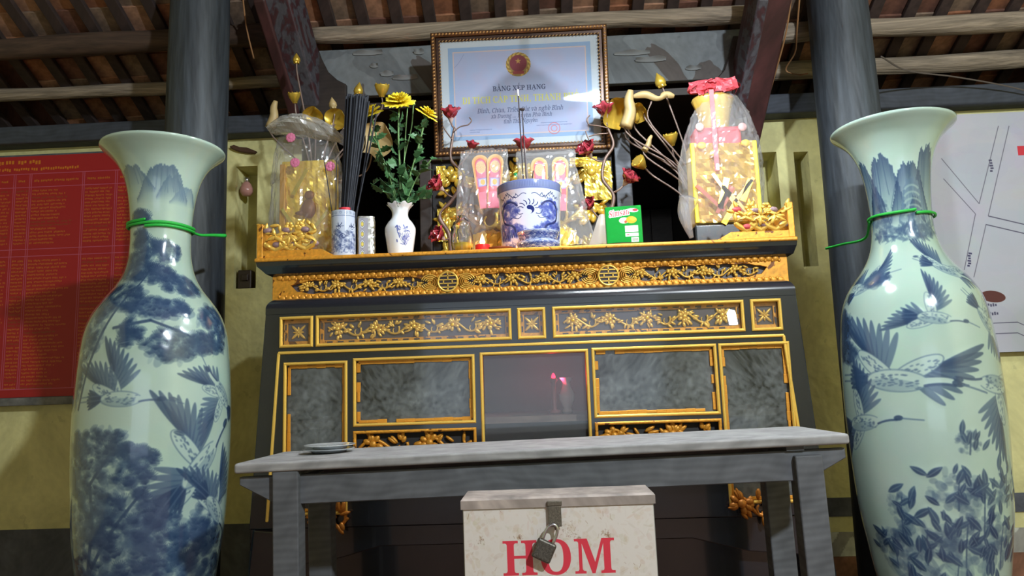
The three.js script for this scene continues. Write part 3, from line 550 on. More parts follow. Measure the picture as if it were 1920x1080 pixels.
/** painter on the unrolled vase: a = angle from the front in radians (right positive), y = height in metres */
class Brush {
  constructor(seed) { this.W = 1600; this.H = 2040; [this.c, this.g] = canvas(this.W, this.H); this.r = rng(seed); this.g.fillStyle = 'rgb(168,190,180)'; this.g.fillRect(0, 0, this.W, this.H); const g = this.g; for (let i = 0; i < 500; i++) { g.fillStyle = `rgba(${152 + this.r() * 30 | 0},${180 + this.r() * 20 | 0},${168 + this.r() * 20 | 0},0.06)`; g.beginPath(); g.ellipse(this.r() * this.W, this.r() * this.H, 30 + this.r() * 120, 20 + this.r() * 90, 0, 0, 7); g.fill(); } }
  X(a) { return this.W * (0.5 + a / (2 * Math.PI)); }
  Y(y) { return this.H * (1 - y / VASE_TOP); }
  sx(y) { return this.W / (2 * Math.PI * radiusAt(y)); }         // pixels per metre round the vase
  sy() { return this.H / VASE_TOP; }
  ink(d, a) { const v = 1 - d; return `rgba(${40 + 88 * v | 0},${62 + 92 * v | 0},${94 + 74 * v | 0},${a})`; }
  /** local frame in metres about (a, y), rotated */
  at(a, y, rot, k, f) { const g = this.g; g.save(); g.translate(this.X(a), this.Y(y)); g.scale(this.sx(y) * k, -this.sy() * k); g.rotate(rot); f(g); g.restore(); }
  wash(a, y, w, h, d, al, n = 40) { for (let i = 0; i < n; i++) { const t = this.r() * 6.28, q = Math.sqrt(this.r()); this.at(a + Math.cos(t) * q * w / radiusAt(y), y + Math.sin(t) * q * h, this.r() * 3, 1, (g) => { g.fillStyle = this.ink(d * (0.6 + 0.5 * this.r()), al * (0.4 + 0.6 * this.r())); g.beginPath(); g.ellipse(0, 0, w * (0.10 + 0.16 * this.r()), h * (0.10 + 0.16 * this.r()), 0, 0, 7); g.fill(); }); } }
  /** cloud-like tuft of pine needles */
  pine(a, y, w, h, d = 0.9) {
    this.wash(a, y, w, h, d * 0.85, 0.42, 60);
    const n = Math.round(16 + w * 330);
    for (let i = 0; i < n; i++) {
      const t = this.r() * 6.28, q = Math.sqrt(this.r()), ca = a + Math.cos(t) * q * w / radiusAt(y), cy = y + Math.sin(t) * q * h, s = 0.012 + 0.012 * this.r();
      this.at(ca, cy, (this.r() - 0.5) * 1.4, 1, (g) => { g.strokeStyle = this.ink(Math.min(1, d * (0.85 + 0.35 * this.r())), 0.9); g.lineWidth = 0.0016; for (let k = -4; k <= 4; k++) { const b = Math.PI / 2 + k * 0.26; g.beginPath(); g.moveTo(0, 0); g.lineTo(Math.cos(b) * s, Math.sin(b) * s); g.stroke(); } g.fillStyle = this.ink(d, 0.35); g.beginPath(); g.ellipse(0, 0, s * 0.8, s * 0.5, 0, 0, 7); g.fill(); });
    }
  }
  branch(pts, w, d = 1) { const g = this.g; for (let i = 1; i < pts.length; i++) { g.strokeStyle = this.ink(d, 0.85); g.lineWidth = w * 1200 * (1 - 0.5 * i / pts.length); g.lineCap = 'round'; g.beginPath(); g.moveTo(this.X(pts[i - 1][0]), this.Y(pts[i - 1][1])); g.lineTo(this.X(pts[i][0]), this.Y(pts[i][1])); g.stroke(); } }
  /** flying crane: body, neck and bill, two wings with dark flight feathers, dark tail */
  crane(a, y, k, rot, flip = 1, wings = [2.3, 0.9]) {
    this.at(a, y, rot, k, (g) => {
      g.scale(flip, 1);
      const pale = 'rgb(168,190,182)', dark = this.ink(0.95, 0.88), mid = this.ink(0.6, 0.7);
      for (const wa of wings) {                                  // wing: pale arm, then fan of dark feathers
        g.save(); g.rotate(wa);
        g.fillStyle = mid; for (let i = 0; i < 9; i++) { const t = i / 8; g.save(); g.translate(0.02 + 0.055 * t, -0.004); g.rotate(-1.15 + 1.15 * t); g.beginPath(); g.ellipse(0.028, 0, 0.032 + 0.012 * t, 0.0055, 0, 0, 7); g.fillStyle = this.ink(0.65 + 0.3 * t, 0.8); g.fill(); g.restore(); }
        g.fillStyle = pale; g.beginPath(); g.ellipse(0.035, 0.004, 0.040, 0.013, 0.06, 0, 7); g.fill(); g.strokeStyle = mid; g.lineWidth = 0.0018; g.stroke();
        g.fillStyle = mid; for (let i = 0; i < 40; i++) { g.beginPath(); g.ellipse(0.008 + this.r() * 0.058, -0.003 + this.r() * 0.014, 0.0028, 0.0012, 0, 0, 7); g.fill(); }
        g.restore();
      }
      g.fillStyle = dark; for (let i = -3; i <= 3; i++) { g.save(); g.translate(-0.040, -0.004); g.rotate(Math.PI + i * 0.17 + 0.15); g.beginPath(); g.ellipse(0.020, 0, 0.024, 0.0045, 0, 0, 7); g.fill(); g.restore(); }
      g.strokeStyle = this.ink(0.6, 0.8); g.lineWidth = 0.0024; for (const q of [0.004, -0.006]) { g.beginPath(); g.moveTo(-0.04, q); g.lineTo(-0.105, q - 0.012); g.stroke(); }
      g.fillStyle = pale; g.beginPath(); g.ellipse(0, 0, 0.044, 0.0165, 0.1, 0, 7); g.fill(); g.strokeStyle = this.ink(0.5, 0.6); g.lineWidth = 0.0025; g.stroke();
      g.fillStyle = this.ink(0.5, 0.35); g.beginPath(); g.ellipse(-0.006, -0.007, 0.038, 0.009, 0.1, 0, 7); g.fill(); g.fillStyle = mid; for (let i = 0; i < 46; i++) { g.beginPath(); g.ellipse((this.r() - 0.5) * 0.066, (this.r() - 0.5) * 0.022, 0.003, 0.0012, 0.2, 0, 7); g.fill(); }
      g.strokeStyle = pale; g.lineWidth = 0.009; g.lineCap = 'round'; g.beginPath(); g.moveTo(0.036, 0.004); g.quadraticCurveTo(0.062, 0.012, 0.078, 0.008); g.stroke();
      g.strokeStyle = this.ink(0.85, 0.9); g.lineWidth = 0.004; g.beginPath(); g.moveTo(0.040, -0.002); g.quadraticCurveTo(0.062, 0.006, 0.080, 0.004); g.stroke();
      g.fillStyle = dark; g.beginPath(); g.ellipse(0.084, 0.008, 0.009, 0.0055, 0, 0, 7); g.fill();
      g.strokeStyle = this.ink(0.55, 0.8); g.lineWidth = 0.0028; g.beginPath(); g.moveTo(0.090, 0.007); g.lineTo(0.130, 0.001); g.stroke();
    });
  }
  /** washed mountain: rounded crest, ink strongest at the crest and thinning out downwards, with ridge strokes */
  hill(a, y, w, h, d) {
    const ph = this.r() * 9;
    this.at(a, y, 0, 1, (g) => {
      const crest = (t) => h * Math.exp(-Math.pow(Math.abs(t) * 1.22, 3)) * (1 + 0.16 * noise.noise(t * 5 + ph, 1, 2) + 0.08 * noise.noise(t * 14 + ph, 4, 2)), n = 46;
      for (let i = 0; i < n; i++) { const t = (i / n - 0.5) * 2, c = crest(t), x = t * w, s = w * 2.3 / n, gr = g.createLinearGradient(0, c, 0, 0); gr.addColorStop(0, this.ink(d, 0.85)); gr.addColorStop(0.35, this.ink(d * 0.8, 0.55)); gr.addColorStop(1, this.ink(d * 0.6, 0)); g.fillStyle = gr; g.fillRect(x, 0, s, c); }
      for (let k = 0; k < 7; k++) { const t0 = (this.r() - 0.5) * 1.3, c0 = crest(t0); g.strokeStyle = this.ink(d, 0.35); g.lineWidth = w * 0.05; g.beginPath(); g.moveTo(t0 * w, c0 * 0.95); g.quadraticCurveTo(t0 * w * 1.3 + w * 0.1 * (this.r() - 0.5), c0 * 0.6, t0 * w * 1.5, c0 * (0.2 + 0.3 * this.r())); g.stroke(); }
    });
  }
  leaf(a, y, L, rot, d = 0.95) { this.at(a, y, rot, 1, (g) => { g.fillStyle = this.ink(d * (0.85 + 0.2 * this.r()), 0.88); g.beginPath(); g.moveTo(0, 0); g.quadraticCurveTo(L * 0.45, L * 0.36, L, 0); g.quadraticCurveTo(L * 0.45, -L * 0.36, 0, 0); g.fill(); g.strokeStyle = 'rgba(168,192,182,0.6)'; g.lineWidth = 0.0012; g.beginPath(); g.moveTo(0, 0); g.lineTo(L * 0.9, 0); g.stroke(); }); }
  /** glaze softens the brushwork */
  soften(R) {
    const im = this.g.getImageData(0, 0, this.W, this.H), w = this.W, h = this.H, d = im.data, row = new Float32Array(Math.max(w, h));
    for (let c = 0; c < 3; c++) {
      for (let y = 0; y < h; y++) { for (let x = 0; x < w; x++) { let s = 0; for (let i = -R; i <= R; i++) s += d[(y * w + (x + i + w) % w) * 4 + c]; row[x] = s / (2 * R + 1); } for (let x = 0; x < w; x++) d[(y * w + x) * 4 + c] = row[x]; }
      for (let x = 0; x < w; x++) { for (let y = 0; y < h; y++) { let s = 0; for (let i = -R; i <= R; i++) s += d[(clamp(y + i, 0, h - 1) * w + x) * 4 + c]; row[y] = s / (2 * R + 1); } for (let y = 0; y < h; y++) d[(y * w + x) * 4 + c] = row[y]; }
    }
    this.g.putImageData(im, 0, 0);
  }
  textures() {
    this.soften(2);
    const src = this.g.getImageData(0, 0, this.W, this.H).data, w = 800, h = 1020, d = new Uint8Array(w * h * 4), [c2, g2] = canvas(w, h);
    const im = g2.createImageData(w, h);
    for (let y = 0; y < h; y++) for (let x = 0; x < w; x++) { let s = 0; for (let j = 0; j < 2; j++) for (let i = 0; i < 2; i++) s += src[((y * 2 + j) * this.W + x * 2 + i) * 4]; const k = 255 - s / 4, o = (y * w + x) * 4; im.data[o] = im.data[o + 1] = im.data[o + 2] = k; im.data[o + 3] = 255; }
    // soften the relief
    const tmp = new Float32Array(w * h), R = 4; for (let p = 0; p < 2; p++) { for (let y = 0; y < h; y++) for (let x = 0; x < w; x++) { let s = 0; for (let i = -R; i <= R; i++) s += im.data[(y * w + (x + i + w) % w) * 4]; tmp[y * w + x] = s / (2 * R + 1); } for (let y = 0; y < h; y++) for (let x = 0; x < w; x++) { let s = 0; for (let i = -R; i <= R; i++) s += tmp[clamp(y + i, 0, h - 1) * w + x]; const o = (y * w + x) * 4; im.data[o] = im.data[o + 1] = im.data[o + 2] = s / (2 * R + 1); } }
    g2.putImageData(im, 0, 0);
    return [ctex(this.c), ctex(c2, false)];
  }
}
function floorVase(label, x, z, standH, paint, seed, cordSide) {
  const b = new Brush(seed); paint(b); const [map, bump] = b.textures();
  const o = thing('floor_vase', label, 'vase', V(x, standH, z)), s = (1.733 - standH) / VASE_TOP;
  const g = lathe(vaseProfile, 96), uv = g.attributes.uv, p = g.attributes.position;
  for (let i = 0; i < uv.count; i++) uv.setY(i, p.getY(i) / VASE_TOP);
  const body = part(o, 'body', g, phy({ map, bumpMap: bump, bumpScale: 0.005, roughness: 0.16, clearcoat: 0.9, clearcoatRoughness: 0.05, side: THREE.DoubleSide }));
  body.rotation.y = Math.PI + Math.atan2(EYE.x - x, EYE.z - z); body.scale.setScalar(s);
  solo('vase_stand', label.includes('red board') ? 'low dark wooden stand under the vase by the red board' : 'low dark wooden stand under the vase by the white map', 'stand', lathe([[0, 0], [0.20, 0], [0.205, standH * 0.3], [0.17, standH * 0.5], [0.18, standH * 0.8], [0.17, standH - 0.001], [0, standH - 0.001]], 40), M.darkWood, V(x, 0, z));
  return o;
}
const leftVasePaint = (b) => {
  b.hill(0.0, 1.50, 0.075, 0.115, 0.55); b.hill(0.25, 1.51, 0.04, 0.075, 0.45); b.hill(-0.95, 1.53, 0.07, 0.085, 0.5); b.hill(0.75, 1.50, 0.05, 0.06, 0.3); b.hill(2.6, 1.5, 0.09, 0.08, 0.5);
  b.branch([[-0.95, 1.02], [-0.75, 1.12], [-0.55, 1.22], [-0.25, 1.30], [0.1, 1.31]], 0.010); b.branch([[-0.6, 1.12], [-0.1, 1.14], [0.4, 1.10], [0.8, 1.05]], 0.010); b.branch([[-0.95, 1.02], [-1.1, 0.9]], 0.012);
  b.pine(-0.72, 1.455, 0.030, 0.016); b.pine(-0.75, 1.39, 0.022, 0.026); b.pine(0.05, 1.355, 0.056, 0.034, 0.8); b.pine(-0.85, 1.31, 0.050, 0.045); b.pine(-0.2, 1.285, 0.06, 0.028); b.pine(0.55, 1.25, 0.055, 0.030);
  b.pine(-0.75, 1.20, 0.085, 0.050); b.pine(0.05, 1.175, 0.085, 0.030, 0.85); b.pine(-1.05, 1.11, 0.06, 0.075); b.pine(0.95, 1.14, 0.07, 0.045, 0.9); b.pine(0.20, 1.065, 0.075, 0.045); b.pine(0.75, 1.075, 0.075, 0.028); b.pine(-0.35, 1.10, 0.03, 0.035); b.pine(-1.25, 0.97, 0.035, 0.07);
  b.leaf(-0.5, 1.075, 0.035, 0.2); b.leaf(0.15, 0.925, 0.030, -0.3); b.leaf(0.85, 0.92, 0.03, 0.4);
  b.crane(-0.42, 0.925, 1.25, -0.12, 1, [2.05, 2.75]); b.crane(1.0, 0.93, 1.15, 2.2, 1, [0.6, 2.0]); b.crane(0.62, 0.735, 1.75, 0.75, 1, [1.45, 3.3]); b.leaf(0.22, 0.832, 0.034, -0.35);
  b.branch([[-0.9, 0.45], [-0.75, 0.58], [-0.8, 0.70], [-0.5, 0.78]], 0.014); b.branch([[-0.9, 0.45], [-0.4, 0.60], [-0.1, 0.68]], 0.012);
  for (const [a, y, w, h] of [[-0.75, 0.80, 0.10, 0.045], [-0.25, 0.765, 0.06, 0.03], [-1.1, 0.75, 0.05, 0.08], [-0.6, 0.70, 0.13, 0.06], [-0.9, 0.60, 0.10, 0.08], [-0.35, 0.60, 0.12, 0.07], [0.05, 0.56, 0.08, 0.06], [-0.6, 0.50, 0.14, 0.07], [0.5, 0.52, 0.10, 0.05], [0.85, 0.56, 0.07, 0.08], [0.1, 0.44, 0.14, 0.06], [-0.9, 0.42, 0.1, 0.06], [0.8, 0.42, 0.1, 0.06]]) b.pine(a, y, w, h, 0.88);
  b.crane(0.95, 0.60, 1.3, -0.9, 1, [2.4, 3.3]);
  for (let k = 0; k < 7; k++) b.pine(1.7 + k * 0.4, 0.5 + (k * 0.37 % 0.6), 0.09, 0.06, 0.85);
  b.crane(2.2, 1.0, 1.3, 0.2, -1); b.crane(-2.1, 0.85, 1.3, -0.2, 1);
};
const rightVasePaint = (b) => {
  for (const [a, y, w, h, d] of [[-1.2, 1.36, 0.060, 0.225, 0.9], [-0.45, 1.36, 0.062, 0.225, 0.95], [0.95, 1.36, 0.055, 0.24, 1.0], [0.35, 1.36, 0.062, 0.195, 1.0], [0.42, 1.36, 0.044, 0.15, 0.5], [-0.8, 1.35, 0.04, 0.14, 1.0], [0.5, 1.35, 0.03, 0.10, 0.95], [2.0, 1.36, 0.07, 0.22, 0.9], [-2.0, 1.36, 0.07, 0.22, 0.9], [2.9, 1.36, 0.07, 0.2, 0.9]]) b.hill(a, y, w, h, d);
  for (let k = 0; k < 5; k++) b.at(0.42, 1.375 + k * 0.022, 0, 1, (g) => { g.strokeStyle = 'rgba(150,176,166,0.55)'; g.lineWidth = 0.006; g.beginPath(); g.arc(0, 0, 0.030 - k * 0.002, 0.5, 2.7); g.stroke(); });
  b.wash(-0.6, 1.40, 0.03, 0.05, 1.0, 0.4, 40); b.wash(0.1, 1.345, 0.095, 0.024, 0.9, 0.5, 120); b.wash(0.9, 1.36, 0.06, 0.03, 0.9, 0.45, 60);
  b.crane(-0.75, 1.185, 0.9, 0.35, 1, [0.7, 2.6]); b.crane(0.75, 1.215, 0.95, -0.6, 1, [0.5, 2.9]); b.leaf(0.15, 1.262, 0.018, 0.1); b.pine(-0.55, 1.20, 0.035, 0.018, 0.8);
  b.pine(-1.15, 1.07, 0.05, 0.05); b.pine(-1.05, 0.99, 0.045, 0.03); b.crane(0.28, 1.075, 1.0, -0.25, 1, [1.9, 3.6]); b.crane(1.1, 1.06, 1.1, -1.1, 1, [0.2, 2.2]); b.wash(-0.95, 0.965, 0.06, 0.02, 0.6, 0.3);
  b.crane(-0.28, 0.905, 1.85, -0.18, 1, [0.55, 2.55]); b.crane(1.05, 0.885, 1.5, 2.9, 1, [1.9, 3.4]); b.crane(-0.82, 0.785, 1.35, 0.05, 1, [1.65, 3.9]);
  const r = b.r;
  const bush = (a, y, n, w, h) => { b.branch([[a, y - h * 1.1], [a + 0.02, y], [a + 0.05, y + h * 0.8]], 0.005, 0.9); b.wash(a, y, w, h, 0.85, 0.34, 60); for (let i = 0; i < n; i++) b.leaf(a + (r() - 0.5) * 2 * w / 0.2, y + (r() - 0.5) * 2 * h, 0.030 + 0.026 * r(), Math.PI / 2 + (r() - 0.5) * 2.2); };
  bush(0.50, 0.735, 7, 0.035, 0.030); bush(0.30, 0.61, 16, 0.07, 0.05); bush(0.62, 0.56, 16, 0.06, 0.06); bush(-0.42, 0.545, 9, 0.035, 0.05); bush(1.05, 0.61, 9, 0.04, 0.05);
  bush(-0.15, 0.46, 18, 0.09, 0.05); bush(0.35, 0.47, 22, 0.10, 0.06); bush(0.9, 0.46, 16, 0.07, 0.06); bush(-0.6, 0.44, 10, 0.06, 0.05); bush(0.2, 0.37, 20, 0.16, 0.05);
  for (let k = 0; k < 6; k++) { bush(1.8 + k * 0.5, 0.5 + (k % 2) * 0.1, 10, 0.07, 0.06); b.crane(1.9 + k * 0.75, 0.85 + (k % 3) * 0.11, 1.3, -0.3 + k * 0.2, k % 2 ? 1 : -1); }
};
floorVase('tall blue and white floor vase with pines and cranes, by the red board', -1.165, -2.14, 0.03, leftVasePaint, 101);
floorVase('tall blue and white floor vase with flying cranes and leafy plants, by the white map', 1.138, -2.25, 0.03, rightVasePaint, 202);

// green plastic twine tying each vase neck to its pillar
{
  const loop = (vx, vz, y, rad, turns) => { const q = []; for (let k = 0; k <= turns * 16; k++) { const a = k / 16 * 2 * Math.PI; q.push(V(vx + Math.sin(a) * rad, y + 0.010 * (k / 16) + 0.002 * Math.sin(a * 3), vz + Math.cos(a) * rad)); } return tube(q, 0.0045, turns * 40, 6); };
  const a = thing('green_twine', 'green plastic twine wound twice round the neck of the vase by the red board', 'twine', V(0, 0, 0));
  part(a, 'winding', loop(-1.165, -2.14, 1.468, 0.0935, 2), M.twine);
  part(a, 'tail', tube([V(-1.075, 1.472, -2.12), at(372, 440, -2.2), at(400, 441, -2.28), at(422, 442, -2.34)], (t) => 0.003 + 0.004 * t, 18, 6), M.twine);
  const b = thing('green_twine', 'green plastic twine round the neck of the vase by the white map', 'twine', V(0, 0, 0));
  part(b, 'winding', loop(1.138, -2.25, 1.435, 0.0925, 1), M.twine);
  part(b, 'tail', tube([V(1.05, 1.437, -2.27), at(1622, 447, -2.36), at(1580, 458, -2.46), at(1549, 466, -2.55)], 0.0045, 18, 6), M.twine);
}

// Vietnamese letters: the base letters from the font, their marks drawn by hand
const bare = (s) => s.normalize('NFD').replace(/[\u0300-\u036f]/g, '');
function accented(g, s) {
  const full = bare(s), x0 = -g.measureText(full).width / 2, size = parseFloat(/(\d+)px/.exec(g.font)[1]);
  g.save(); g.textAlign = 'left'; g.lineWidth = size * 0.055; g.strokeStyle = g.fillStyle; g.fillText(full, x0, 0);
  let done = '', up = 0;
  for (const ch of s.normalize('NFD')) {
    if (!/[\u0300-\u036f]/.test(ch)) { done += ch; up = 0; continue; }
    const last = done[done.length - 1], w = g.measureText(last).width, cx = x0 + g.measureText(done).width - w / 2, tall = last === last.toUpperCase(), y = -size * (tall ? 0.80 : 0.60) - up * size * 0.16, q = size * 0.10;
    const mark = (...p) => { g.beginPath(); p.forEach(([x, yy], i) => g[i ? 'lineTo' : 'moveTo'](cx + x, y + yy)); g.stroke(); };
    if (ch === '\u0300') mark([-q, -q], [q * 0.6, 0]);
    else if (ch === '\u0301') mark([q, -q], [-q * 0.6, 0]);
    else if (ch === '\u0302') mark([-q, 0], [0, -q], [q, 0]);
    else if (ch === '\u0306') mark([-q, -q], [0, 0], [q, -q]);
    else if (ch === '\u0303') mark([-q, 0], [-q * 0.4, -q * 0.7], [q * 0.4, 0], [q, -q * 0.7]);
    else if (ch === '\u0309') mark([-q * 0.4, -q], [q * 0.5, -q * 0.8], [0, 0]);
    else if (ch === '\u0323') { g.beginPath(); g.arc(cx, size * 0.16, size * 0.05, 0, 7); g.fill(); continue; }
    else if (ch === '\u031b') { g.beginPath(); g.arc(cx + w * 0.45, -size * (tall ? 0.66 : 0.46), size * 0.06, 0, 7); g.fill(); continue; }
    up++;
  }
  g.restore();
}

// ------------------------------------------------------------------ notices on the walls
{
  // red notice board with ruled columns of small yellow names
  const z = -3.055, x0 = -2.72, x1 = at(292, 500, z).x, y0 = 0.985, y1 = 2.068, W = x1 - x0, H = y1 - y0, w = 1200, h = Math.round(1200 * H / W);
  const [c, g] = canvas(w, h), r = rng(5), P = (px, py) => { const q = at(px, py, z); return [(q.x - x0) / W * w, (y1 - q.y) / H * h]; };
  g.fillStyle = '#a31420'; g.fillRect(0, 0, w, h);
  const words = (xa, xb, y, s, col) => { let x = xa; g.fillStyle = col; while (x < xb) { const l = Math.min(s * (1.2 + r() * 3), xb - x); for (let q = x; q < x + l; q += s * 0.62) g.fillRect(q, y - s * (0.35 + r() * 0.25), s * 0.45, s * (0.55 + r() * 0.25)); x += l + s * 0.7; } };
  const cols = [P(-100, 500)[0], P(-40, 500)[0], P(22, 430)[0], P(52, 430)[0], P(152, 430)[0], P(214, 430)[0]];
  cols.push(P(250, 430)[0], w - 24);
  const yh1 = P(60, 326)[1], yh2 = P(60, 351)[1], ym1 = P(90, 466)[1], ym2 = P(90, 479)[1];
  words(cols[0], cols[3] + 40, P(60, 305)[1], 26, '#c8741c'); words(cols[0] + 60, cols[4] - 30, P(60, 318)[1], 20, '#c8741c');
  for (let i = 0; i < cols.length - 1; i++) {
    words(cols[i] + 20, cols[i + 1] - 30, P(60, 340)[1], 15, '#b8641c');
    for (let y = yh2 + 22; y < h - 40; y += 18.5) { if (y > ym1 - 14 && y < ym2 + 16) continue; words(cols[i] + 12, lerp(cols[i] + 60, cols[i + 1] - 12, i === 3 ? 0.35 + 0.45 * r() : 0.75 + 0.2 * r()), y, 12, r() < 0.12 ? '#8e3a1c' : '#b85e1e'); }
  }
  g.strokeStyle = '#b8506c'; g.lineWidth = 4;
  for (const x of cols.slice(1, -1)) for (const d of [-5, 5]) { g.beginPath(); g.moveTo(x + d, yh1); g.lineTo(x + d, h - 40); g.stroke(); }
  for (const y of [yh1, yh2, ym1, ym2, h - 40]) { g.beginPath(); g.moveTo(20, y); g.lineTo(w - 20, y); g.stroke(); }
  const o = thing('notice_board', 'red notice board with ruled columns of small yellow names', 'notice board', V(0, 0, 0));
  part(o, 'sheet', new THREE.PlaneGeometry(W, H).translate((x0 + x1) / 2, (y0 + y1) / 2, z), std({ map: ctex(c), roughness: 0.5 }));
  part(o, 'backing', span(x0 - 0.008, x1 + 0.008, y0 - 0.010, y1 + 0.008, z - 0.040, z - 0.002), M.greyPaint);
  part(o, 'lower_rail', metreUV(span(x0 - 0.01, x1 + 0.01, y0 - 0.036, y0 - 0.002, z - 0.040, z + 0.010, 0.003)), std({ map: mottled, color: lin(0.30, 0.30, 0.30), roughness: 0.6 }));
}
{
  // pale sketch map
  const z = -3.06, x0 = 1.40, x1 = 2.72, y0 = 1.035, y1 = 2.062, W = x1 - x0, H = y1 - y0, w = 1200, h = Math.round(1200 * H / W);
  const [c, g] = canvas(w, h), P = (px, py) => { const q = at(px, py, z); return [(q.x - x0) / W * w, (y1 - q.y) / H * h]; };
  g.fillStyle = '#b9bac6'; g.fillRect(0, 0, w, h);
  const r = rng(15); for (let i = 0; i < 240; i++) { g.fillStyle = `rgba(${150 + r() * 60 | 0},${150 + r() * 60 | 0},${165 + r() * 60 | 0},0.06)`; g.beginPath(); g.ellipse(r() * w, r() * h, 20 + r() * 120, 14 + r() * 80, 0, 0, 7); g.fill(); }
  const line = (pts, lw = 3, col = '#6d6a7c') => { g.strokeStyle = col; g.lineWidth = lw; g.beginPath(); pts.forEach(([px, py], i) => (i ? g.lineTo : g.moveTo).call(g, ...P(px, py))); g.stroke(); };
  line([[1872, 236], [1836, 382]]); line([[1892, 236], [1853, 405]]); line([[1765, 297], [1836, 382]]); line([[1769, 335], [1829, 401]]); line([[1829, 401], [1808, 506]]); line([[1849, 420], [1826, 520]]);
  line([[1853, 405], [1930, 423], [2100, 462]], 4, '#55526a'); line([[1849, 421], [1930, 440], [2100, 480]], 4, '#55526a'); line([[1862, 606], [1908, 604], [1930, 614], [2000, 640]], 3, '#55526a'); line([[1862, 626], [1908, 624], [1930, 634], [2000, 660]], 3, '#55526a'); line([[1990, 250], [2000, 420]]); line([[2040, 250], [2050, 430]]);
  const marks = (px, py, n, s, rot, col) => { const [x, y] = P(px, py); g.save(); g.translate(x, y); g.rotate(rot); g.fillStyle = col; for (let i = 0; i < n; i++) { g.fillRect(i * s * 0.75, -s / 2 + (i % 2) * s * 0.2, s * 0.5, s * (0.7 + 0.3 * (i % 3) / 2)); } g.restore(); };
  marks(1860, 322, 5, 14, -Math.PI / 2, '#4c4a66'); marks(1817, 500, 6, 13, -Math.PI / 2 + 0.15, '#3e3b62');
  g.fillStyle = '#cf3344'; const [rx, ry] = P(1907, 274), [rx2, ry2] = P(1940, 290); g.fillRect(rx, ry, rx2 - rx, ry2 - ry);
  g.fillStyle = '#5a2c2a'; const [bx, by] = P(1862, 556); g.beginPath(); g.ellipse(bx, by, 46, 22, 0.15, 0, 7); g.fill(); marks(1852, 572, 4, 12, 0, '#4c4a66'); marks(1855, 588, 4, 12, 0, '#4c4a66');
  const o = thing('wall_map', 'pale grey sketch map of streets hung on the yellow wall', 'map', V(0, 0, 0));
  part(o, 'sheet', new THREE.PlaneGeometry(W, H).translate((x0 + x1) / 2, (y0 + y1) / 2, z), std({ map: ctex(c), roughness: 0.6 }));
  part(o, 'backing', span(x0, x1, y0, y1, z - 0.036, z - 0.002), M.greyPaint);
  part(o, 'hanging_hook', tube([at(1782, 196, -3.07), at(1778, 204, -3.06), at(1784, 212, -3.062), at(1779, 218, -3.064)], 0.004, 12, 6), M.greyPaint);
}

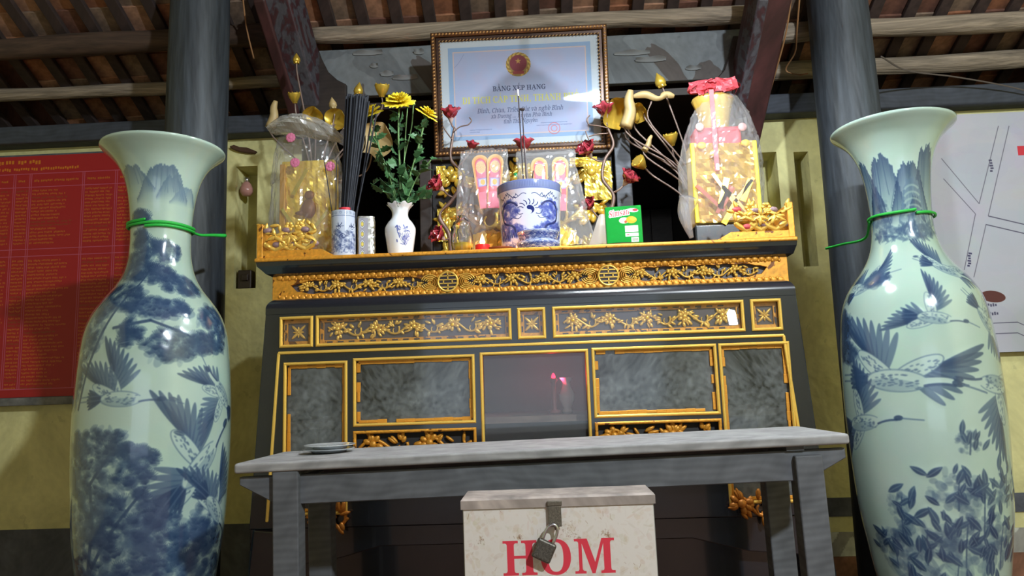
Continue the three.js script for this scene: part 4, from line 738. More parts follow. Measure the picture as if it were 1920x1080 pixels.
// ------------------------------------------------------------------ framed certificate
{
  const W = 0.692, H = 0.488, o = thing('framed_certificate', 'framed certificate with an emblem and handwriting, behind glass above the altar', 'certificate', V(-0.045, 1.868, -2.735));
  o.rotation.x = 0.13;
  const [c, g] = canvas(1400, 960), r = rng(31);
  g.fillStyle = '#c2c5cf'; g.fillRect(0, 0, 1400, 960);
  g.fillStyle = '#8ea5c8'; g.fillRect(70, 60, 1260, 840);
  g.fillStyle = '#a5abcb'; g.fillRect(110, 96, 1180, 768);
  for (let i = 0; i < 300; i++) { const x = 110 + r() * 1180, y = 96 + r() * 768; g.fillStyle = `rgba(${r() < 0.5 ? '186,160,186' : '160,170,204'},0.10)`; g.beginPath(); g.ellipse(x, y, 20 + r() * 80, 14 + r() * 50, r() * 3, 0, 7); g.fill(); }
  g.strokeStyle = 'rgba(214,180,170,0.8)'; g.lineWidth = 10; g.strokeRect(116, 102, 1168, 756);
  // round emblem: gilt wreath round a red disc with a star
  g.fillStyle = '#8f7440'; g.beginPath(); g.arc(690, 236, 108, 0, 7); g.fill();
  for (let i = 0; i < 26; i++) { const a = Math.PI * (0.62 + i / 25 * 1.76); g.fillStyle = i % 2 ? '#bf9c50' : '#8e6f38'; g.save(); g.translate(690 + Math.cos(a) * 96, 236 + Math.sin(a) * 96); g.rotate(a + 1.1); g.beginPath(); g.ellipse(0, 0, 24, 9, 0, 0, 7); g.fill(); g.restore(); }
  g.fillStyle = '#7c3340'; g.beginPath(); g.arc(690, 226, 76, 0, 7); g.fill();
  g.fillStyle = '#b58a4a'; g.beginPath(); for (let i = 0; i < 10; i++) { const a = -Math.PI / 2 + i * Math.PI / 5, R = i % 2 ? 11 : 28; g[i ? 'lineTo' : 'moveTo'](690 + Math.cos(a) * R, 206 + Math.sin(a) * R); } g.fill();
  g.fillStyle = '#8e3a3e'; g.fillRect(640, 296, 100, 26);
  g.textAlign = 'center'; g.fillStyle = '#39415e';
  const text = (s, x, y, font, wid) => { g.font = font; g.save(); g.translate(x, y); if (wid) g.scale(wid / g.measureText(bare(s)).width, 1); accented(g, s); g.restore(); };
  text('BẰNG XẾP HẠNG', 690, 468, 'bold 62px serif', 470);
  g.fillStyle = '#cfc66c'; text('DI TÍCH CẤP TỈNH, THÀNH PHỐ', 700, 572, 'bold 84px serif', 1040);
  g.fillStyle = '#333f63'; text('Đình, Chùa, Triều Đất và nghề Bình', 690, 660, 'italic 56px serif', 760); text('xã Dương ... huyện Phú Bình', 700, 712, 'italic 50px serif', 540); text('tỉnh Thái Nguyên', 690, 762, 'italic 50px serif', 300);
  g.fillStyle = 'rgba(70,80,116,0.55)'; for (const [x, y, l] of [[240, 806, 190], [240, 826, 90], [870, 768, 230], [830, 790, 310]]) for (let q = x; q < x + l; q += 9) g.fillRect(q, y, 6, 5 + r() * 4);
  g.strokeStyle = 'rgba(214,96,96,0.6)'; g.lineWidth = 8; g.beginPath(); g.arc(985, 826, 50, 0, 7); g.stroke(); g.beginPath(); g.arc(985, 826, 26, 0, 7); g.stroke();
  g.strokeStyle = 'rgba(90,100,140,0.5)'; g.lineWidth = 3; g.beginPath(); g.moveTo(120, 240); g.quadraticCurveTo(170, 200, 210, 120); g.stroke();
  const fw = 0.034;
  part(o, 'paper', new THREE.PlaneGeometry(W - 2 * fw, H - 2 * fw).translate(0, H / 2, 0.004), std({ map: ctex(c), roughness: 0.75 }), null, 'pale blue certificate paper');
  part(o, 'backing', span(-W / 2 + 0.006, W / 2 - 0.006, 0.006, H - 0.006, -0.012, 0.002), M.darkWood);
  const bronze = std({ map: mottled, color: lin(0.24, 0.115, 0.055), roughness: 0.35, metalness: 0.45 });
  part(o, 'frame', ring(-W / 2, W / 2, 0, H, 0.018, 0.030, 0.005).translate(0, 0, -0.008), bronze);
  part(o, 'inner_frame', ring(-W / 2 + 0.017, W / 2 - 0.017, 0.017, H - 0.017, 0.018, 0.018, 0.004).translate(0, 0, -0.006), tinted(bronze, 0.13, 0.07, 0.05));
  const beads = (off, z, rad, m) => { const g2 = [], s = 0.0135, w2 = W / 2 - off, n = Math.round(2 * w2 / s), k = Math.round((H - 2 * off) / s); for (let i = 0; i <= n; i++) for (const y of [off, H - off]) g2.push(leafBlob(s * 0.9, rad * 2, rad * 2, -w2 + 2 * w2 * i / n, y, z, 0.7)); for (let i = 1; i < k; i++) for (const x of [-w2, w2]) g2.push(leafBlob(s * 0.9, rad * 2, rad * 2, x, off + (H - 2 * off) * i / k, z, 0.7)); const e = part(o, 'beaded_edge', merge(g2), m); e.userData.kind = 'stuff'; };
  beads(0.009, 0.021, 0.0042, tinted(M.goldBright, 0.48, 0.25, 0.09)); beads(0.0335, 0.012, 0.0022, tinted(M.goldBright, 0.40, 0.24, 0.10));
  part(o, 'glass', span(-W / 2 + fw, W / 2 - fw, fw, H - fw, 0.0075, 0.0085), M.glass);
}
// gilded screen on which the certificate stands
{
  const z = -2.742, x0 = at(812, 400, z).x, x1 = at(1152, 400, z).x, y0 = 1.3875, y1 = 1.862;
  const o = thing('gilded_screen', 'gilded openwork screen under the certificate, half hidden by the offerings', 'screen', V((x0 + x1) / 2, y0, z));
  const w = x1 - x0, h = y1 - y0;
  part(o, 'dark_panel', metreUV(span(-w / 2, w / 2, 0, h - 0.012, -0.012, 0)), M.blackMatt);
  part(o, 'side_post', metreUV(span(-w / 2 - 0.05, -w / 2 - 0.002, 0, h - 0.002, -0.025, 0.015, 0.004)), M.darkWood);
  solo('upright_plank', 'blue-grey upright plank right of the gilded screen', 'plank', metreUV(rbox(0.062, 0.545, 0.03, 0.004, 0, 0.2725, 0)), std({ map: timberGrain, color: lin(0.17, 0.19, 0.23), roughness: 0.6 }), V(x1 + 0.042, y0, z + 0.002));
  part(o, 'top_rail', metreUV(span(-w / 2, w / 2, h - 0.014, h, -0.02, 0.03, 0.003)), M.darkWood);
  const r = rng(303);
  for (let k = 0; k < 3; k++) part(o, 'gilt_carving', carving(w - 0.03, 0.15, 311 + k, 0.014), M.goldFoil, V(0, 0.075 + k * 0.15, 0.002));
  const foil = (px0, py0, px1, py1) => { const a = at(px0, py0, z + 0.02), b = at(px1, py1, z + 0.02); part(o, 'gold_foil', sheet((u, v) => V(lerp(a.x, b.x, u) - o.position.x + 0.004 * noise.noise(v * 6, u * 3, px0), lerp(b.y, a.y, v) - y0, 0.022 + 0.010 * fbm(u * 5, v * 7, px0 * 0.1, 3)), 16, 16, true), tinted(M.goldFoil, 0.95, 0.74, 0.14)); };
  foil(818, 312, 836, 344); foil(820, 392, 846, 452); foil(1094, 304, 1149, 374); foil(1068, 296, 1120, 312);
  const gem = std({ color: lin(0.02, 0.30, 0.10), roughness: 0.25 });
  for (const [px, py, m] of [[967, 298, M.goldFoil], [967, 314, M.goldFoil], [967, 329, gem], [967, 344, M.goldFoil]]) { const p = at(px, py, z + 0.02); part(o, 'round_boss', ball(0.012, 12, 10).scale(1, 1, 0.5), m, V(p.x - o.position.x, p.y - y0, 0.018)); }
}

// ------------------------------------------------------------------ small things on the wall and cords
{
  const p = at(462, 368, -3.13);
  const o = thing('wall_bulb', 'small dull pink bulb in the wall slot left of the altar', 'bulb', V(p.x, p.y, p.z));
  part(o, 'globe', lathe([[0, 0], [0.018, 0.003], [0.028, 0.018], [0.029, 0.034], [0.020, 0.056], [0.010, 0.068], [0, 0.070]], 20), phy({ color: lin(0.40, 0.20, 0.17), roughness: 0.2 }));
  part(o, 'cap', lathe([[0, 0.066], [0.012, 0.066], [0.012, 0.085], [0, 0.085]], 14), M.steel);
  solo('switch_box', 'dark brown switch box at the foot of the wall slot', 'box', metreUV(merge([rbox(0.062, 0.085, 0.05, 0.006, 0, 0.0425, 0), rbox(0.03, 0.03, 0.01, 0.004, 0.004, 0.05, 0.028)])), std({ color: lin(0.035, 0.022, 0.018), roughness: 0.5 }), V(at(460, 542, -3.13).x, 1.431, -3.14));
  const a = [[430, 274], [438, 271], [448, 275], [462, 276], [470, 279], [480, 283], [476, 287], [462, 286], [450, 284], [440, 281], [432, 277]].map(([px, py]) => { const q = at(px, py, WALL_Z + 0.02); return [q.x, q.y]; }).reverse();
  solo('wood_scrap', 'dark brown splinter of carved wood on the yellow wall', 'wood scrap', extrude(poly(a), 0.02, 0.003).translate(0, 0, WALL_Z), std({ color: lin(0.07, 0.03, 0.015), roughness: 0.7 }));
}
{
  const cord = std({ color: lin(0.34, 0.17, 0.07), roughness: 0.8 }), wire = std({ color: lin(0.10, 0.08, 0.07), roughness: 0.6 });
  const run = (pts) => tube(pts.map(([px, py, z]) => at(px, py, z)), 0.0034, 40, 6);
  solo('rope', 'orange cord hanging beside the dark red roof timber', 'rope', run([[1488, -40, -2.60], [1474, 60, -2.72], [1450, 150, -2.86], [1432, 215, -2.98], [1418, 266, -3.05]]), cord);
  solo('rope', 'second orange cord looped on a log end near the pillar', 'rope', run([[1502, -40, -2.62], [1494, 60, -2.78], [1490, 100, -2.90], [1474, 132, -2.98], [1498, 140, -2.96], [1514, 138, -2.92]]), cord);
  solo('thin_wire', 'thin wire sagging across the upper right logs', 'wire', run([[1652, 106, -2.70], [1700, 132, -2.86], [1790, 144, -2.94], [1890, 162, -2.98], [1990, 188, -3.0]]), wire);
  solo('rope', 'pair of thin brown cords dangling from the roof beside the left pillar', 'rope', run([[452, -40, -2.60], [462, 50, -2.70], [476, 110, -2.78], [466, 70, -2.80]]), cord);
}

// ------------------------------------------------------------------ offerings on the altar top
const TOP = 1.3862;                                            // height of the altar top
const onTop = (px, z) => { const p = at(px, 470, z); p.y = TOP; return p; };
const mpp = (z) => -z / FOCAL * 1.0;                            // metres per photograph pixel at depth z

/** crinkled film: closed skin through rings (v) -> {x, z, rx, rz, y} */
function filmSkin(ring, nu, nv, amp, seed, freq = 6) {
  return sheet((u, v) => {
    const q = ring(v), a = u * 2 * Math.PI, cu = Math.cos(a), su = Math.sin(a);
    const ridge = (k, s2) => 1 - 2 * Math.abs(noise.noise(cu * k + seed, v * k * 1.7 + s2, su * k + s2)), n = 0.55 * ridge(freq * 0.35, 1) + 0.40 * ridge(freq * 0.8, 5) + 0.22 * ridge(freq * 1.9, 9) - 0.55;
    const k = 1 + amp * n * Math.min(1, 6 * v * (1 - v) + 0.2);
    return V(q.x + cu * q.rx * k, q.y + amp * 0.05 * noise.noise(cu * 5, v * 9, su * 5 + seed), q.z + su * q.rz * k);
  }, nu, nv, true);
}
const keys = (list) => (v) => { const n = list.length - 1, i = Math.min(n - 1, Math.floor(v * n)), t = v * n - i, s = t * t * (3 - 2 * t), o = {}; for (const k of Object.keys(list[0])) o[k] = lerp(list[i][k], list[i + 1][k], s); return o; };
/** pointed petal or leaf, length L along y, width W, cupped by bend */
function petalGeo(L, W, bend, cup, nu = 4, nv = 6, tip = 0.9) {
  return sheet((u, v) => { const w = W * Math.pow(Math.sin(Math.PI * Math.min(0.999, 0.08 + v * tip)), 0.8) * (v > 0.999 ? 0.1 : 1), x = (u - 0.5) * w; return V(x, L * v * (1 - 0.15 * bend * bend * v), bend * L * v * v + cup * W * (4 * (u - 0.5) ** 2 - 0.3)); }, nu, nv);
}
const spin = (g, tiltX, yaw) => g.rotateX(tiltX).rotateY(yaw);
function aim(o, dir) { o.quaternion.setFromUnitVectors(V(0, 1, 0), dir.clone().normalize()); return o; }

// ---- painted porcelain
function porcelain(w, h, draw) { const [c, g] = canvas(w, h); g.fillStyle = '#b9c2d6'; g.fillRect(0, 0, w, h); draw(g, w, h); return phy({ map: ctex(c), roughness: 0.14, clearcoat: 0.9, clearcoatRoughness: 0.05 }); }
const heightUV = (g, h) => { const uv = g.attributes.uv, p = g.attributes.position; for (let i = 0; i < uv.count; i++) uv.setY(i, clamp(p.getY(i) / h, 0, 0.999)); return g; };
const swirl = (g, x, y, s, r, col) => { g.strokeStyle = col; g.lineWidth = s * 0.16; g.beginPath(); for (let i = 0; i < 26; i++) { const a = i * 0.34 + r * 6, R = s * (1 - i / 30); g[i ? 'lineTo' : 'moveTo'](x + Math.cos(a) * R, y + Math.sin(a) * R * 0.8); } g.stroke(); };
const cloudWash = (g, x, y, w, h, r, col, n = 60) => { for (let i = 0; i < n; i++) { const a = r() * 6.28, q = Math.sqrt(r()); g.fillStyle = col; g.globalAlpha = 0.12 + 0.25 * r(); g.beginPath(); g.ellipse(x + Math.cos(a) * q * w, y + Math.sin(a) * q * h, w * (0.08 + 0.14 * r()), h * (0.08 + 0.14 * r()), r() * 3, 0, 7); g.fill(); } g.globalAlpha = 1; };

// ---- large incense bowl with a sun between dragons
const BOWL_Z = -2.43;
{
  const h = at(996, 352, BOWL_Z).y - TOP, R = 0.112, r = rng(71);
  const m = porcelain(1400, 620, (g, w, hh) => {
    const blue = '#2b3a8c', dk = '#1c2760';
    g.fillStyle = '#6f7ba4'; g.fillRect(0, 0, w, 70); g.fillStyle = '#5d6a9c'; g.fillRect(0, 64, w, 12); g.fillRect(0, 6, w, 8); for (let x = 0; x < w; x += 11) { g.fillStyle = '#58658f'; g.fillRect(x, 16, 5, 46); }
    const sun = (cx) => { g.fillStyle = '#b9c4e4'; g.beginPath(); g.arc(cx, 250, 36, 0, 7); g.fill(); g.fillStyle = dk; g.beginPath(); g.arc(cx, 250, 36, -1.57, 1.57); g.arc(cx, 268, 18, 1.57, -1.57, true); g.arc(cx, 232, 18, 1.57, -1.57); g.fill(); g.strokeStyle = dk; g.lineWidth = 6; for (let k = -3; k <= 3; k++) { const a = -1.57 + k * 0.42; g.beginPath(); g.moveTo(cx + Math.cos(a) * 44, 250 + Math.sin(a) * 44); g.quadraticCurveTo(cx + Math.cos(a + 0.22) * 66, 250 + Math.sin(a + 0.22) * 66, cx + Math.cos(a - 0.06) * 88, 250 + Math.sin(a - 0.06) * 88); g.stroke(); } for (const s of [-1, 1]) { g.beginPath(); g.moveTo(cx + s * 46, 280); g.quadraticCurveTo(cx + s * 84, 300, cx + s * 96, 250); g.stroke(); } };
    const dragon = (cx, s) => { const P = (x, y) => [cx + s * x, y]; cloudWash(g, cx + s * 160, 240, 90, 85, r, blue, 220); cloudWash(g, cx + s * 190, 410, 130, 75, r, blue, 260); cloudWash(g, cx + s * 70, 430, 60, 50, r, blue, 120);
      g.strokeStyle = dk; g.lineWidth = 16; g.lineCap = 'round'; g.beginPath(); g.moveTo(...P(90, 210)); g.bezierCurveTo(...P(150, 130), ...P(250, 190), ...P(230, 290)); g.bezierCurveTo(...P(220, 390), ...P(120, 330), ...P(110, 420)); g.stroke();
      g.lineWidth = 5; for (let i = 0; i < 9; i++) { const x = 80 + i * 18, y = 130 + Math.sin(i * 1.1) * 20; g.beginPath(); g.moveTo(...P(x, y)); g.lineTo(...P(x + 14, y - 18)); g.lineTo(...P(x + 22, y + 4)); g.stroke(); }
      g.beginPath(); g.moveTo(...P(20, 120)); g.bezierCurveTo(...P(60, 90), ...P(70, 160), ...P(110, 140)); g.stroke(); g.beginPath(); g.moveTo(...P(60, 300)); g.bezierCurveTo(...P(90, 350), ...P(120, 280), ...P(150, 320)); g.stroke();
      for (let i = 0; i < 10; i++) { g.beginPath(); g.moveTo(...P(60 + i * 20, 470)); g.lineTo(...P(70 + i * 20, 430 - (i % 3) * 16)); g.lineTo(...P(80 + i * 20, 470)); g.stroke(); } };
    for (const cx of [w / 2, 0, w]) { sun(cx); dragon(cx, 1); dragon(cx, -1); }
    g.fillStyle = dk; for (const cx of [w / 2, 0, w]) { for (let i = -5; i <= 5; i++) g.fillRect(cx + i * 9, 420 + Math.abs(i) * 16, 5, 120); }
    cloudWash(g, w / 2, 560, 330, 40, r, blue, 160); for (let x = 20; x < w; x += 46) swirl(g, x, 560, 20, r(), dk);
    g.fillStyle = '#5d6a9c'; g.fillRect(0, hh - 22, w, 8);
  });
  const o = thing('incense_bowl', 'large blue and white incense bowl with a painted sun between dragons', 'incense bowl', onTop(996, BOWL_Z));
  const body = part(o, 'bowl', heightUV(lathe([[0, 0], [R * 0.80, 0], [R * 0.86, 0.006], [R * 0.90, 0.02], [R * 0.93, h * 0.5], [R * 0.955, h * 0.84], [R * 1.0, h * 0.87], [R * 1.01, h * 0.985], [R * 0.99, h], [R * 0.94, h], [R * 0.91, h * 0.95], [R * 0.88, h * 0.6], [R * 0.84, 0.03], [0, 0.03]], 72), h), m);
  body.rotation.y = Math.PI;
  part(o, 'ash', lathe([[0, h * 0.86], [R * 0.5, h * 0.87], [R * 0.9, h * 0.85]], 30), std({ color: lin(0.30, 0.28, 0.26), roughness: 1 }));
  // three joss sticks burning down
  const tops = [[972, 168, 0], [976, 190, -0.004], [985, 300, 0.006]];
  const tip = std({ color: lin(0.75, 0.75, 0.75), roughness: 0.9 }), stick = std({ color: lin(0.035, 0.025, 0.03), roughness: 0.8 });
  const s0 = at(988, 352, BOWL_Z);
  [[971, 168], [979, 205], [1000, 320]].forEach(([px, py], i) => {
    const a = V(s0.x + (i - 1) * 0.010, TOP + h * 0.86, BOWL_Z + 0.01 * i), b = at(px, py, BOWL_Z + 0.012 * i);
    const k = thing('joss_stick', ['tallest joss stick in the incense bowl, its tip burnt white', 'joss stick with a dark knot of ash beside the tallest one', 'short burnt-down joss stick in the incense bowl'][i], 'joss stick', V(0, 0, 0), 'joss sticks in the incense bowl');
    part(k, 'stick', tube([a, a.clone().lerp(b, 0.5), b], 0.0024, 8, 6), stick);
    if (i === 0) part(k, 'ash_tip', tube([b.clone().lerp(a, 0.06), b], 0.0030, 4, 6), tip);
    if (i === 1) part(k, 'ash_knot', ball(0.010, 10, 8).scale(1, 0.55, 0.8), stick, b);
  });
}
// ---- small cup on a saucer bowl in front of it
{
  const r = rng(5), z = -2.29, s = mpp(z), m = porcelain(800, 200, (g, w, h) => { for (let x = 0; x < w; x += 42) { swirl(g, x, 60 + 30 * r(), 30, r(), '#22356f'); cloudWash(g, x + 20, 100, 34, 80, r, '#1f3484', 90); g.fillStyle = '#27386f'; g.fillRect(x, 150, 22, 12); } g.fillStyle = '#4b60a8'; g.fillRect(0, 4, w, 7); g.fillRect(0, 184, w, 8); });
  const hb = 0.029, p = onTop(1010, z);
  solo('saucer_bowl', 'blue and white footed dish in front of the incense bowl', 'dish', heightUV(lathe([[0, 0], [0.062, 0], [0.064, 0.004], [0.069, hb * 0.6], [0.071, hb], [0.064, hb], [0, hb - 0.002]], 48), hb), m, p).rotation.y = 1;
  const hc = at(1008, 437, z).y - TOP - hb;
  solo('small_cup', 'small blue and white cup standing on the footed dish', 'cup', heightUV(lathe([[0, 0], [0.052, 0], [0.060, 0.006], [0.067, hc * 0.9], [0.068, hc], [0.065, hc], [0.056, 0.008], [0, 0.006]], 48), hc), m, p.clone().add(V(0, hb + 0.0003, 0))).rotation.y = 2;
  const red = std({ color: lin(0.20, 0.055, 0.035), roughness: 0.4 });
  solo('lacquer_dish', 'flat reddish lacquer dish under the rim of the footed dish, left side', 'dish', lathe([[0, 0], [0.030, 0], [0.046, 0.010], [0.050, 0.014], [0.046, 0.014], [0, 0.005]], 32), red, onTop(938, -2.285));
  solo('lacquer_dish', 'flat dark lacquer dish right of the small blue and white cup', 'dish', lathe([[0, 0], [0.022, 0], [0.033, 0.008], [0.036, 0.012], [0.032, 0.012], [0, 0.004]], 32), M.black, onTop(1080, -2.285));
}
// ---- joss stick holder with bundle
{
  const z = -2.262, r = rng(9), h = at(644, 398, z).y - TOP, R = 0.039;
  const m = porcelain(900, 520, (g, w, hh) => { g.fillStyle = '#aeb8cc'; g.fillRect(0, 0, w, 66); g.strokeStyle = '#4b5a86'; g.lineWidth = 6; g.beginPath(); g.moveTo(0, 66); g.lineTo(w, 66); g.stroke(); for (let x = 20; x < w; x += 60) { swirl(g, x, 34, 20, r(), '#3a4874'); } for (let k = 0; k < 6; k++) { const x = k * 160 + 40; cloudWash(g, x, 330, 80, 120, r, '#2f3f70', 90); cloudWash(g, x + 60, 440, 90, 50, r, '#34467c', 60); swirl(g, x + 20, 200, 36, r(), '#26345f'); swirl(g, x + 70, 300, 44, r(), '#26345f'); for (let i = 0; i < 8; i++) { g.strokeStyle = '#26345f'; g.lineWidth = 5; g.beginPath(); g.moveTo(x + 30, 190); g.lineTo(x + 30 + Math.cos(i - 3) * 50, 190 - Math.abs(Math.sin(i)) * 50); g.stroke(); } } });
  const o = thing('joss_stick_holder', 'blue and white porcelain cylinder holding a bundle of dark joss sticks', 'holder', onTop(644, z));
  part(o, 'cylinder', heightUV(lathe([[0, 0], [R * 0.98, 0], [R, 0.003], [R, h * 0.985], [R * 0.97, h], [R * 0.88, h], [R * 0.86, 0.008], [0, 0.008]], 48), h), m).rotation.y = 2.4;
  const dark = std({ color: lin(0.010, 0.012, 0.020), roughness: 0.75 }), b = thing('joss_bundle', 'thick bundle of unburnt dark joss sticks in the blue and white cylinder', 'joss sticks', V(0, 0, 0));
  const c0 = o.position.clone().add(V(0.002, 0.03, 0)), geoms = [];
  for (let i = 0; i < 56; i++) {
    const a = i * 2.4, q = Math.sqrt(i / 56), p0 = c0.clone().add(V(Math.cos(a) * q * 0.012, 0, Math.sin(a) * q * 0.012)), c1 = at(669 + Math.cos(a) * q * 21, 176 + r() * 10, z + Math.sin(a) * q * 0.03);
    part(b, 'stick', tube([p0, p0.clone().lerp(c1, 0.5), c1], 0.0040, 4, 5), dark);
  }
  part(b, 'red_wrapper', lathe([[0.013, 0], [0.019, 0.028], [0.021, 0.045], [0.020, 0.045], [0.012, 0.002]], 20), M.red, c0.clone().add(V(0.006, 0.088, 0.004)));
  [[700, 198], [706, 214], [692, 190], [607, 296], [631, 302]].forEach(([px, py], i) => { const q = at(px, py, z - 0.01 + 0.008 * i), s = c0.clone().add(V((i - 2) * -0.006 + (i > 2 ? -0.012 : 0.012), 0, 0.004 * i)); solo('joss_stick', ['loose joss stick leaning right of the dark bundle', 'outermost joss stick leaning right beneath the yellow flower', 'joss stick just right of the dark bundle', 'thin joss stick leaning left across the bagged offering', 'thin upright joss stick left of the dark bundle'][i], 'joss stick', tube([s, s.clone().lerp(q, 0.5), q], i < 3 ? 0.0028 : 0.0016, 6, 5), dark, V(0, 0, 0), 'loose joss sticks in the cylinder'); });
}
// ---- foil pack with ringed discs
{
  const z = -2.33, p = onTop(687, z), h = at(687, 406, z).y - TOP;
  const [c, g] = canvas(256, 640); g.fillStyle = '#8c8a94'; g.fillRect(0, 0, 256, 640); for (let k = 0; k < 4; k++) { const y = 96 + k * 158; for (const [R, col] of [[70, '#5c5a6c'], [60, '#c9ccd0'], [48, '#6f7078'], [36, '#b9a53a'], [20, '#cdbb48']]) { g.fillStyle = col; g.beginPath(); g.arc(100, y, R, 0, 7); g.fill(); } }
  const o = thing('foil_pack', 'silver foil pack with ringed yellow discs behind the joss stick holder', 'pack', p); o.rotation.y = 0.25;
  const silver = std({ color: lin(0.55, 0.55, 0.52), roughness: 0.28, metalness: 0.8 });
  part(o, 'foil', sheet((u, v) => { const a = u * 2 * Math.PI, cx = Math.sign(Math.cos(a)) * Math.pow(Math.abs(Math.cos(a)), 0.4), sz = Math.sign(Math.sin(a)) * Math.pow(Math.abs(Math.sin(a)), 0.4), k = 1 + 0.10 * fbm(cx * 4, v * 9, sz * 4 + 3, 3) * (v > 0.02 ? 1 : 0), e = v < 0.001 || v > 0.985 ? 0.05 : v > 0.9 ? 0.96 : 1; return V(cx * 0.029 * k * e, v * h, sz * 0.024 * k * e); }, 48, 34, true), silver);
  part(o, 'label', new THREE.PlaneGeometry(0.030, h * 0.9).translate(-0.010, h * 0.47, 0.0285), std({ map: ctex(c), roughness: 0.4 }), null, 'printed discs, yellow in grey rings');
}
// ---- white vase of yellow chrysanthemums
{
  const z = -2.30, p = onTop(751, z), s = at(752, 384, z).y - TOP, r = rng(17);
  const m = porcelain(900, 700, (g, w, h) => { g.fillStyle = '#e6eaf2'; g.fillRect(0, 0, w, h); const cx = w / 2 + 62; g.strokeStyle = '#4a5694'; g.lineWidth = 4; for (let i = 0; i < 6; i++) { g.beginPath(); g.moveTo(cx + 10, 560); g.quadraticCurveTo(cx - 60 + i * 22, 470 - i * 20, cx - 70 + i * 28, 330 + (i % 3) * 40); g.stroke(); } for (let i = 0; i < 22; i++) { const x = cx - 80 + r() * 130, y = 310 + r() * 260; g.fillStyle = i % 3 ? '#5a66a8' : '#8a90c0'; g.save(); g.translate(x, y); g.rotate(r() * 6); g.beginPath(); g.ellipse(0, 0, 22, 7, 0, 0, 7); g.fill(); g.restore(); } cloudWash(g, cx + 34, 470, 40, 66, r, '#4c4f9e', 60); });
  const o = thing('flower_vase', 'white porcelain vase with a blue flower sprig and fluted rim', 'vase', p);
  const prof = [[0, 0], [0.036, 0], [0.038, 0.004], [0.046, s * 0.30], [0.0505, s * 0.50], [0.0495, s * 0.56], [0.040, s * 0.66], [0.029, s * 0.74], [0.026, s * 0.82], [0.030, s * 0.91], [0.041, s * 0.985], [0.0425, s], [0.039, s * 0.99], [0.027, s * 0.91], [0.022, s * 0.80], [0, s * 0.78]];
  const cv = new THREE.CatmullRomCurve3(prof.map(([a, b]) => V(a, b, 0)), false, 'centripetal'), pp = []; for (let i = 0; i <= 80; i++) { const q = cv.getPoint(i / 80); pp.push([Math.max(0, q.x), q.y]); }
  const g = lathe(pp, 64); { const P = g.attributes.position; for (let i = 0; i < P.count; i++) { const y = P.getY(i) / s, a = Math.atan2(P.getZ(i), P.getX(i)), f = 1 + 0.07 * Math.cos(a * 9) * Math.pow(clamp((y - 0.82) / 0.18, 0, 1), 1.5); P.setX(i, P.getX(i) * f); P.setZ(i, P.getZ(i) * f); P.setY(i, P.getY(i) + 0.003 * Math.cos(a * 9) * Math.pow(clamp((y - 0.9) / 0.1, 0, 1), 2)); } g.computeVertexNormals(); }
  part(o, 'body', heightUV(g, s), m).rotation.y = Math.PI;

  // flowers
  const yellow = [lin(0.88, 0.70, 0.02), lin(0.78, 0.66, 0.03)].map((c) => phy({ color: c, roughness: 0.6, transmission: 0.2 })), green = [[0.022, 0.085, 0.028], [0.035, 0.12, 0.035], [0.05, 0.15, 0.05]].map((c) => phy({ color: lin(...c), roughness: 0.55, transmission: 0.15 }));
  const leafG = [0, 1, 2].map((k) => { const S = new THREE.Shape(); const L = 1, pts = [[0, 0], [0.10, 0.10], [0.28, 0.16], [0.22, 0.30], [0.38, 0.42], [0.26, 0.52], [0.32, 0.70], [0.16, 0.76], [0, 1]]; pts.forEach(([x, y], i) => (i ? S.lineTo(x, y) : S.moveTo(x, y))); [...pts].reverse().slice(1).forEach(([x, y]) => S.lineTo(-x * (0.9 + 0.1 * k), y)); const gg = new THREE.ExtrudeGeometry(S, { depth: 0.02, bevelEnabled: false }); const P = gg.attributes.position; for (let i = 0; i < P.count; i++) { const x = P.getX(i), y = P.getY(i); P.setZ(i, P.getZ(i) + 0.35 * Math.abs(x) - (0.10 + 0.15 * k) * y * y); } gg.computeVertexNormals(); return gg; });
  const mouth = p.clone().add(V(0, s * 0.86, 0));
  function bloom(parent, c, dir, R, n, mm) {
    const gs = []; for (let ringN = 0; ringN < 4; ringN++) { const k = Math.round(n * (1 - ringN * 0.18)), tilt = 0.28 + ringN * 0.30; for (let i = 0; i < k; i++) { const L = R * (1.02 - ringN * 0.15) * (0.9 + 0.2 * r()); gs.push(spin(petalGeo(L, R * 0.34, 0.22, 0.25, 2, 5).translate(0, R * 0.06, 0), Math.PI / 2 - tilt - 0.06 * r(), i / k * 6.283 + ringN * 0.2 + 0.1 * r()).translate(0, ringN * R * 0.08, 0)); } }
    aim(part(parent, 'petals', merge(gs), mm, c), dir);
    aim(part(parent, 'calyx', lathe([[0, -R * 0.22], [R * 0.14, -R * 0.18], [R * 0.36, 0], [R * 0.30, R * 0.04], [0, R * 0.02]], 14), green[1], c), dir);
  }
  const stems = [['tallest yellow chrysanthemum, open to the front, in the white vase', [748, 196], 0.050, V(0.02, 0.8, 0.6), [[750, 330], [747, 250]], -0.01, 14], ['yellow chrysanthemum on the left, behind the loose joss sticks', [696, 216], 0.043, V(-0.25, 0.85, 0.5), [[738, 350], [715, 290]], -0.02, 10], ['yellow chrysanthemum on the right, tilted away to the right', [799, 218], 0.038, V(0.55, 0.75, 0.25), [[766, 340], [786, 270]], 0.0, 12]];
